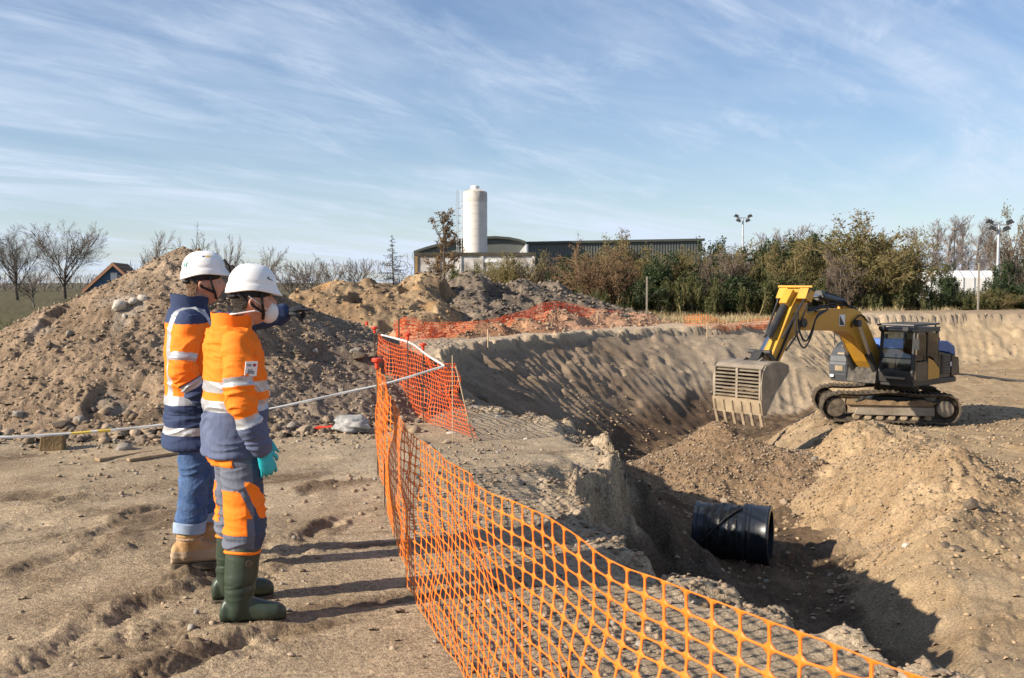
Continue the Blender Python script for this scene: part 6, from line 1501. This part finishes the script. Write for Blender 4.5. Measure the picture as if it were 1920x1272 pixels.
    if A_:
        def zones(q):
            lx = q[:, 0] - .005; z = q[:, 2]; out = np.where(q[:, 1] < 0, q[:, 1] < -.135 + .25 * np.abs(lx), q[:, 1] > .135 - .25 * np.abs(lx))
            strip = np.abs(lx - (.62 - z) * .42 - .025) < .018
            pocket = (lx > -.095) & (lx < .005) & (z > .475) & (z < .700 - .25 * np.maximum(0, lx + .05)) & out
            lens = (lx > .0) & (z > .56 - .1 * lx) & (z < .745 - 2.6 * (lx - .0) ** 2 * 3) & out
            flap = (q[:, 0] < -.045) & (z > .815) & (z < .885) & (np.abs(q[:, 1]) > .03)
            return ((pocket | lens) & ~strip) | flap, pocket | flap
        mi[(c[:, 0] > .045) & (c[:, 2] > .40)] = 2; zf, _ = zones(c); mi[zf] = 1; _, pk = zones(V); raise_ = pk * .007
    V2 = V + n * (wr + raise_)[:, None]
    tr = put('trousers' if A_ else 'jeans', V2, F, [M_grey, M_hv, M_navyd] if A_ else [M_jean], root, mi)
    # ---- boots
    for si, l in enumerate(legs):
        an = np.array(l[4]); fy = feet_yaw[si]; cf, sf_ = math.cos(fy), math.sin(fy)
        def foot(P): P = np.array(P, float); return np.stack([an[0] + P[:, 0] * cf - P[:, 1] * sf_, an[1] + P[:, 0] * sf_ + P[:, 1] * cf, P[:, 2]], -1)
        toe = [(-.088, .040, .030), (-.07, .056, .040), (-.02, .068, .043), (.035, .074, .046), (.085, .058, .050), (.145, .048, .053), (.200, .043, .049), (.228, .036, .038), (.242, .026, .024)]
        rings = []; k = 20; Vf = []
        for (x, h, w) in toe:
            for j in range(k):
                a = 2 * math.pi * j / k; Vf.append((x, w * math.copysign(abs(math.cos(a)) ** .8, math.cos(a)), .030 + h + h * math.copysign(abs(math.sin(a)) ** .8, math.sin(a))))
        Ff = [(i * k + j, i * k + (j + 1) % k, (i + 1) * k + (j + 1) % k, (i + 1) * k + j) for i in range(len(toe) - 1) for j in range(k)] + [tuple(range(k - 1, -1, -1)), tuple((len(toe) - 1) * k + j for j in range(k))]
        kn = np.array(l[2]); top = .385 if A_ else .235
        shaft = []; 
        for z_ in (.085, .16, .26, top): f = (z_ - an[2]) / (kn[2] - an[2]); shaft.append(an + (kn - an) * f)
        sr = [.060, .070, .082, .090] if A_ else [.058, .064, .070, .074]
        V, F = union([(foot(Vf), Ff), limb_geo(shaft, sr, 22, 6)], .0055, 6); n = vnorm(V, F)
        V = V[:]; V[:, 2] = np.maximum(V[:, 2], .022)
        wr = .0035 * (1 - 2 * np.abs(vn3(V * np.array((1, 1, 2)), 9, seed + 40 + si))) * (1.5 if not A_ else sstep(.1, .2, V[:, 2]) * sstep(.32, .2, V[:, 2]) + .3)
        keep = F if True else F
        mi = np.where(V[F].mean(1)[:, 2] < .105, 1, 0) if not A_ else np.zeros(len(F), int)
        b = put('boot', V + n * wr[:, None], F, [M_boot] if A_ else [M_leather, M_leathd], root, mi)
        so = []
        for (x, w) in [(-.092, .030), (-.075, .042), (-.03, .047), (.02, .044), (.07, .052), (.145, .058), (.20, .053), (.236, .038), (.252, .016)]: so.append((x, w))
        so = [(x * .96, w * .93) for x, w in so]; po = [(x, w) for x, w in so] + [(x, -w) for x, w in so[::-1]]
        po = [tuple(q) for q in foot([(x, y, 0) for x, y in po])[:, :2]]
        MB().prism(po, -.012, .031, 'z', bevel=.004).build('sole', M_sole, b)
        if A_:
            bd = foot([(.0, 0, 0)])[0]; q = an + (kn - an) * ((.345 - an[2]) / (kn[2] - an[2]))
            sgn = -1 if an[1] < 0 else 1
            MB().lathe([(.0, -.0015), (.016, -.0015), (.019, 0), (.016, .0015), (.012, .002), (0, .002)], 18, (q[0] + .015, q[1] + sgn * .0895, .335), 'y', caps=False).build('boot_badge', M_sole, b)
            Vg, Fg = limb_geo([tuple(q + np.array((.086 * math.cos(t), .086 * math.sin(t), .040 + .006 * math.sin(2 * t)))) for t in np.linspace(0, 2 * math.pi, 24)], [.008] * 24, 8, 2); MB().add(Vg, Fg).build('boot_cuff', M_hv, b, smooth=True)
        else:
            q = an + (kn - an) * ((.235 - an[2]) / (kn[2] - an[2])); Vg = []
            for (r_, zz) in ((.084, .205), (.092, .21), (.094, .262), (.088, .272), (.080, .265), (.080, .205)):
                for j in range(28): t = 2 * math.pi * j / 28; rr2 = r_ * (1 + .03 * math.sin(3 * t + zz * 50)); Vg.append((q[0] + rr2 * math.cos(t), q[1] + rr2 * math.sin(t), zz + .005 * math.sin(2 * t)))
            MB().add(Vg, [(i * 28 + j, i * 28 + (j + 1) % 28, (i + 1) % 6 * 28 + (j + 1) % 28, (i + 1) % 6 * 28 + j) for i in range(6) for j in range(28)]).build('turn_up', M_jeanl, tr, smooth=True)
            MB().tube([tuple(np.array((q[0], q[1], .175)) + .074 * np.array((math.cos(t), math.sin(t), 0))) for t in np.linspace(0, 2 * math.pi, 20)], .006, 6).build('ankle_pad', M_leathd, b)
    return jk
def gloves(root, arm, m, curl, Y, thumb, point=False):
    w = np.array(arm[-1]); X = _norm(w - np.array(arm[-2])); X = _norm(X + np.array((0, 0, -.25)) if not point else X); Y = np.array(Y, float); Y = _norm(Y - (Y @ X) * X); Z = np.cross(X, Y)
    g = place_geo(hand_geo(curl, thumb, point), w + X * .035, X, Y, Z); g.append(limb_geo([w - X * .05, w, w + X * .03], [.043, .040, .034], 16, 5))
    V, F = union(g, .0029, 3); put('glove', V + vnorm(V, F) * folds(V, 77, .0012)[:, None], F, [m], root)

# front worker
rootA = empty('person', (-1.45, 5.17, gzz(-1.45, 5.05) - .004), R(26), 'front worker in orange and slate work suit, white helmet, green rubber boots and teal glove', 'person')
armR = [(-.015, -.190, 1.435), (-.022, -.250, 1.30), (-.018, -.272, 1.17), (.026, -.270, 1.04), (.080, -.250, .925)]
armL = [(-.01, .195, 1.435), (.01, .255, 1.30), (.03, .275, 1.17), (.10, .270, 1.04), (.17, .245, .935)]
legsA = [[(0, -.098, .92), (.012, -.125, .72), (.022, -.150, .52), (-.005, -.172, .30), (-.035, -.195, .085)], [(0, .098, .92), (.015, .125, .72), (.03, .155, .52), (.015, .182, .30), (-.01, .205, .085)]]
jkA = person(rootA, 1, 0, armR, armL, legsA, (R(-16), R(-6)), 'A', R(-2), 601)
gloves(rootA, armR, M_glove, 22, (1, .15, 0), 1); gloves(rootA, armL, M_glove, 22, (1, -.15, 0), -1)
helmet(rootA, (.100, 0, 1.700), R(-2), R(5), 'A')
Vm, Fm = ball_geo((.185, .004, 1.595), (.052, .050, .060), 3); MB().add(Vm, Fm).build('respirator', M_mask, rootA, smooth=True)
for s in (-1, 1): MB().tube([(.165, s * .05, 1.59), (.095, s * .088, 1.605), (.005, s * .062, 1.59), (-.015, 0, 1.585)], .004, 5).build('respirator_strap', M_mask, rootA); MB().tube([(.165, s * .05, 1.61), (.105, s * .088, 1.65), (.065, s * .09, 1.68)], .003, 5).build('respirator_strap', M_mask, rootA)
# sleeve patch with its words
pp = MB(); pp.box((0, 0, 0), (.072, .074, .0025)); ax_ = np.array(armR[1]) + .25 * (np.array(armR[2]) - np.array(armR[1])) * 0
Mx = Matrix.Translation(Vector((.026, -.318, 1.325))) @ Matrix.Rotation(R(26), 4, 'Z') @ Matrix.Rotation(R(90), 4, 'X') @ Matrix.Rotation(R(-3), 4, 'Z') @ Matrix.Rotation(R(7), 4, 'X')
pt = pp.build('sleeve_patch', M_patch, jkA); pt.matrix_local = Mx
for txt, sz, x, y in (('life', .036, 0, -.026), ('WE', .017, -.015, .012)):
    link('patch_word', text_mesh(txt, sz), M_patchk, pt, (x, y, .0026))
hp = [(.016 * (math.sin(t) ** 3) * .62, (.62 * (13 * math.cos(t) - 5 * math.cos(2 * t) - 2 * math.cos(3 * t) - math.cos(4 * t)) / 16 * .016)) for t in np.linspace(0, 2 * math.pi, 24, endpoint=False)]
MB().prism(hp, .0022, .0034, 'z').build('patch_heart', M_heart, pt, (.017, .018, 0))
# rear worker, pointing
rootB = empty('person', (-1.925, 5.98, gzz(-1.92, 5.95) - .004), R(18), 'rear worker in navy and orange parka, jeans and tan boots, pointing with a black glove', 'person')
rootB.scale = (1.015, 1.015, 1.015)
armR = [(-.015, -.20, 1.435), (-.04, -.268, 1.30), (-.05, -.29, 1.17), (.02, -.29, 1.05), (.12, -.26, .97)]
armL = [(.01, .195, 1.425), (.12, .245, 1.40), (.255, .265, 1.40), (.40, .255, 1.43), (.535, .235, 1.465)]
legsB = [[(0, -.095, .92), (.0, -.115, .72), (.0, -.130, .52), (-.02, -.140, .30), (-.05, -.150, .085)], [(0, .095, .92), (.02, .115, .72), (.04, .135, .52), (.05, .150, .30), (.04, .165, .085)]]
jkB = person(rootB, 1, 0, armR, armL, legsB, (R(4), R(12)), 'B', R(-2), 651)
gloves(rootB, armL, M_glovek, 58, (0, 1, .1), -1, True); gloves(rootB, armR, M_glovek, 30, (1, .15, 0), 1)
helmet(rootB, (.075, 0, 1.700), R(-2), R(-3), 'B')
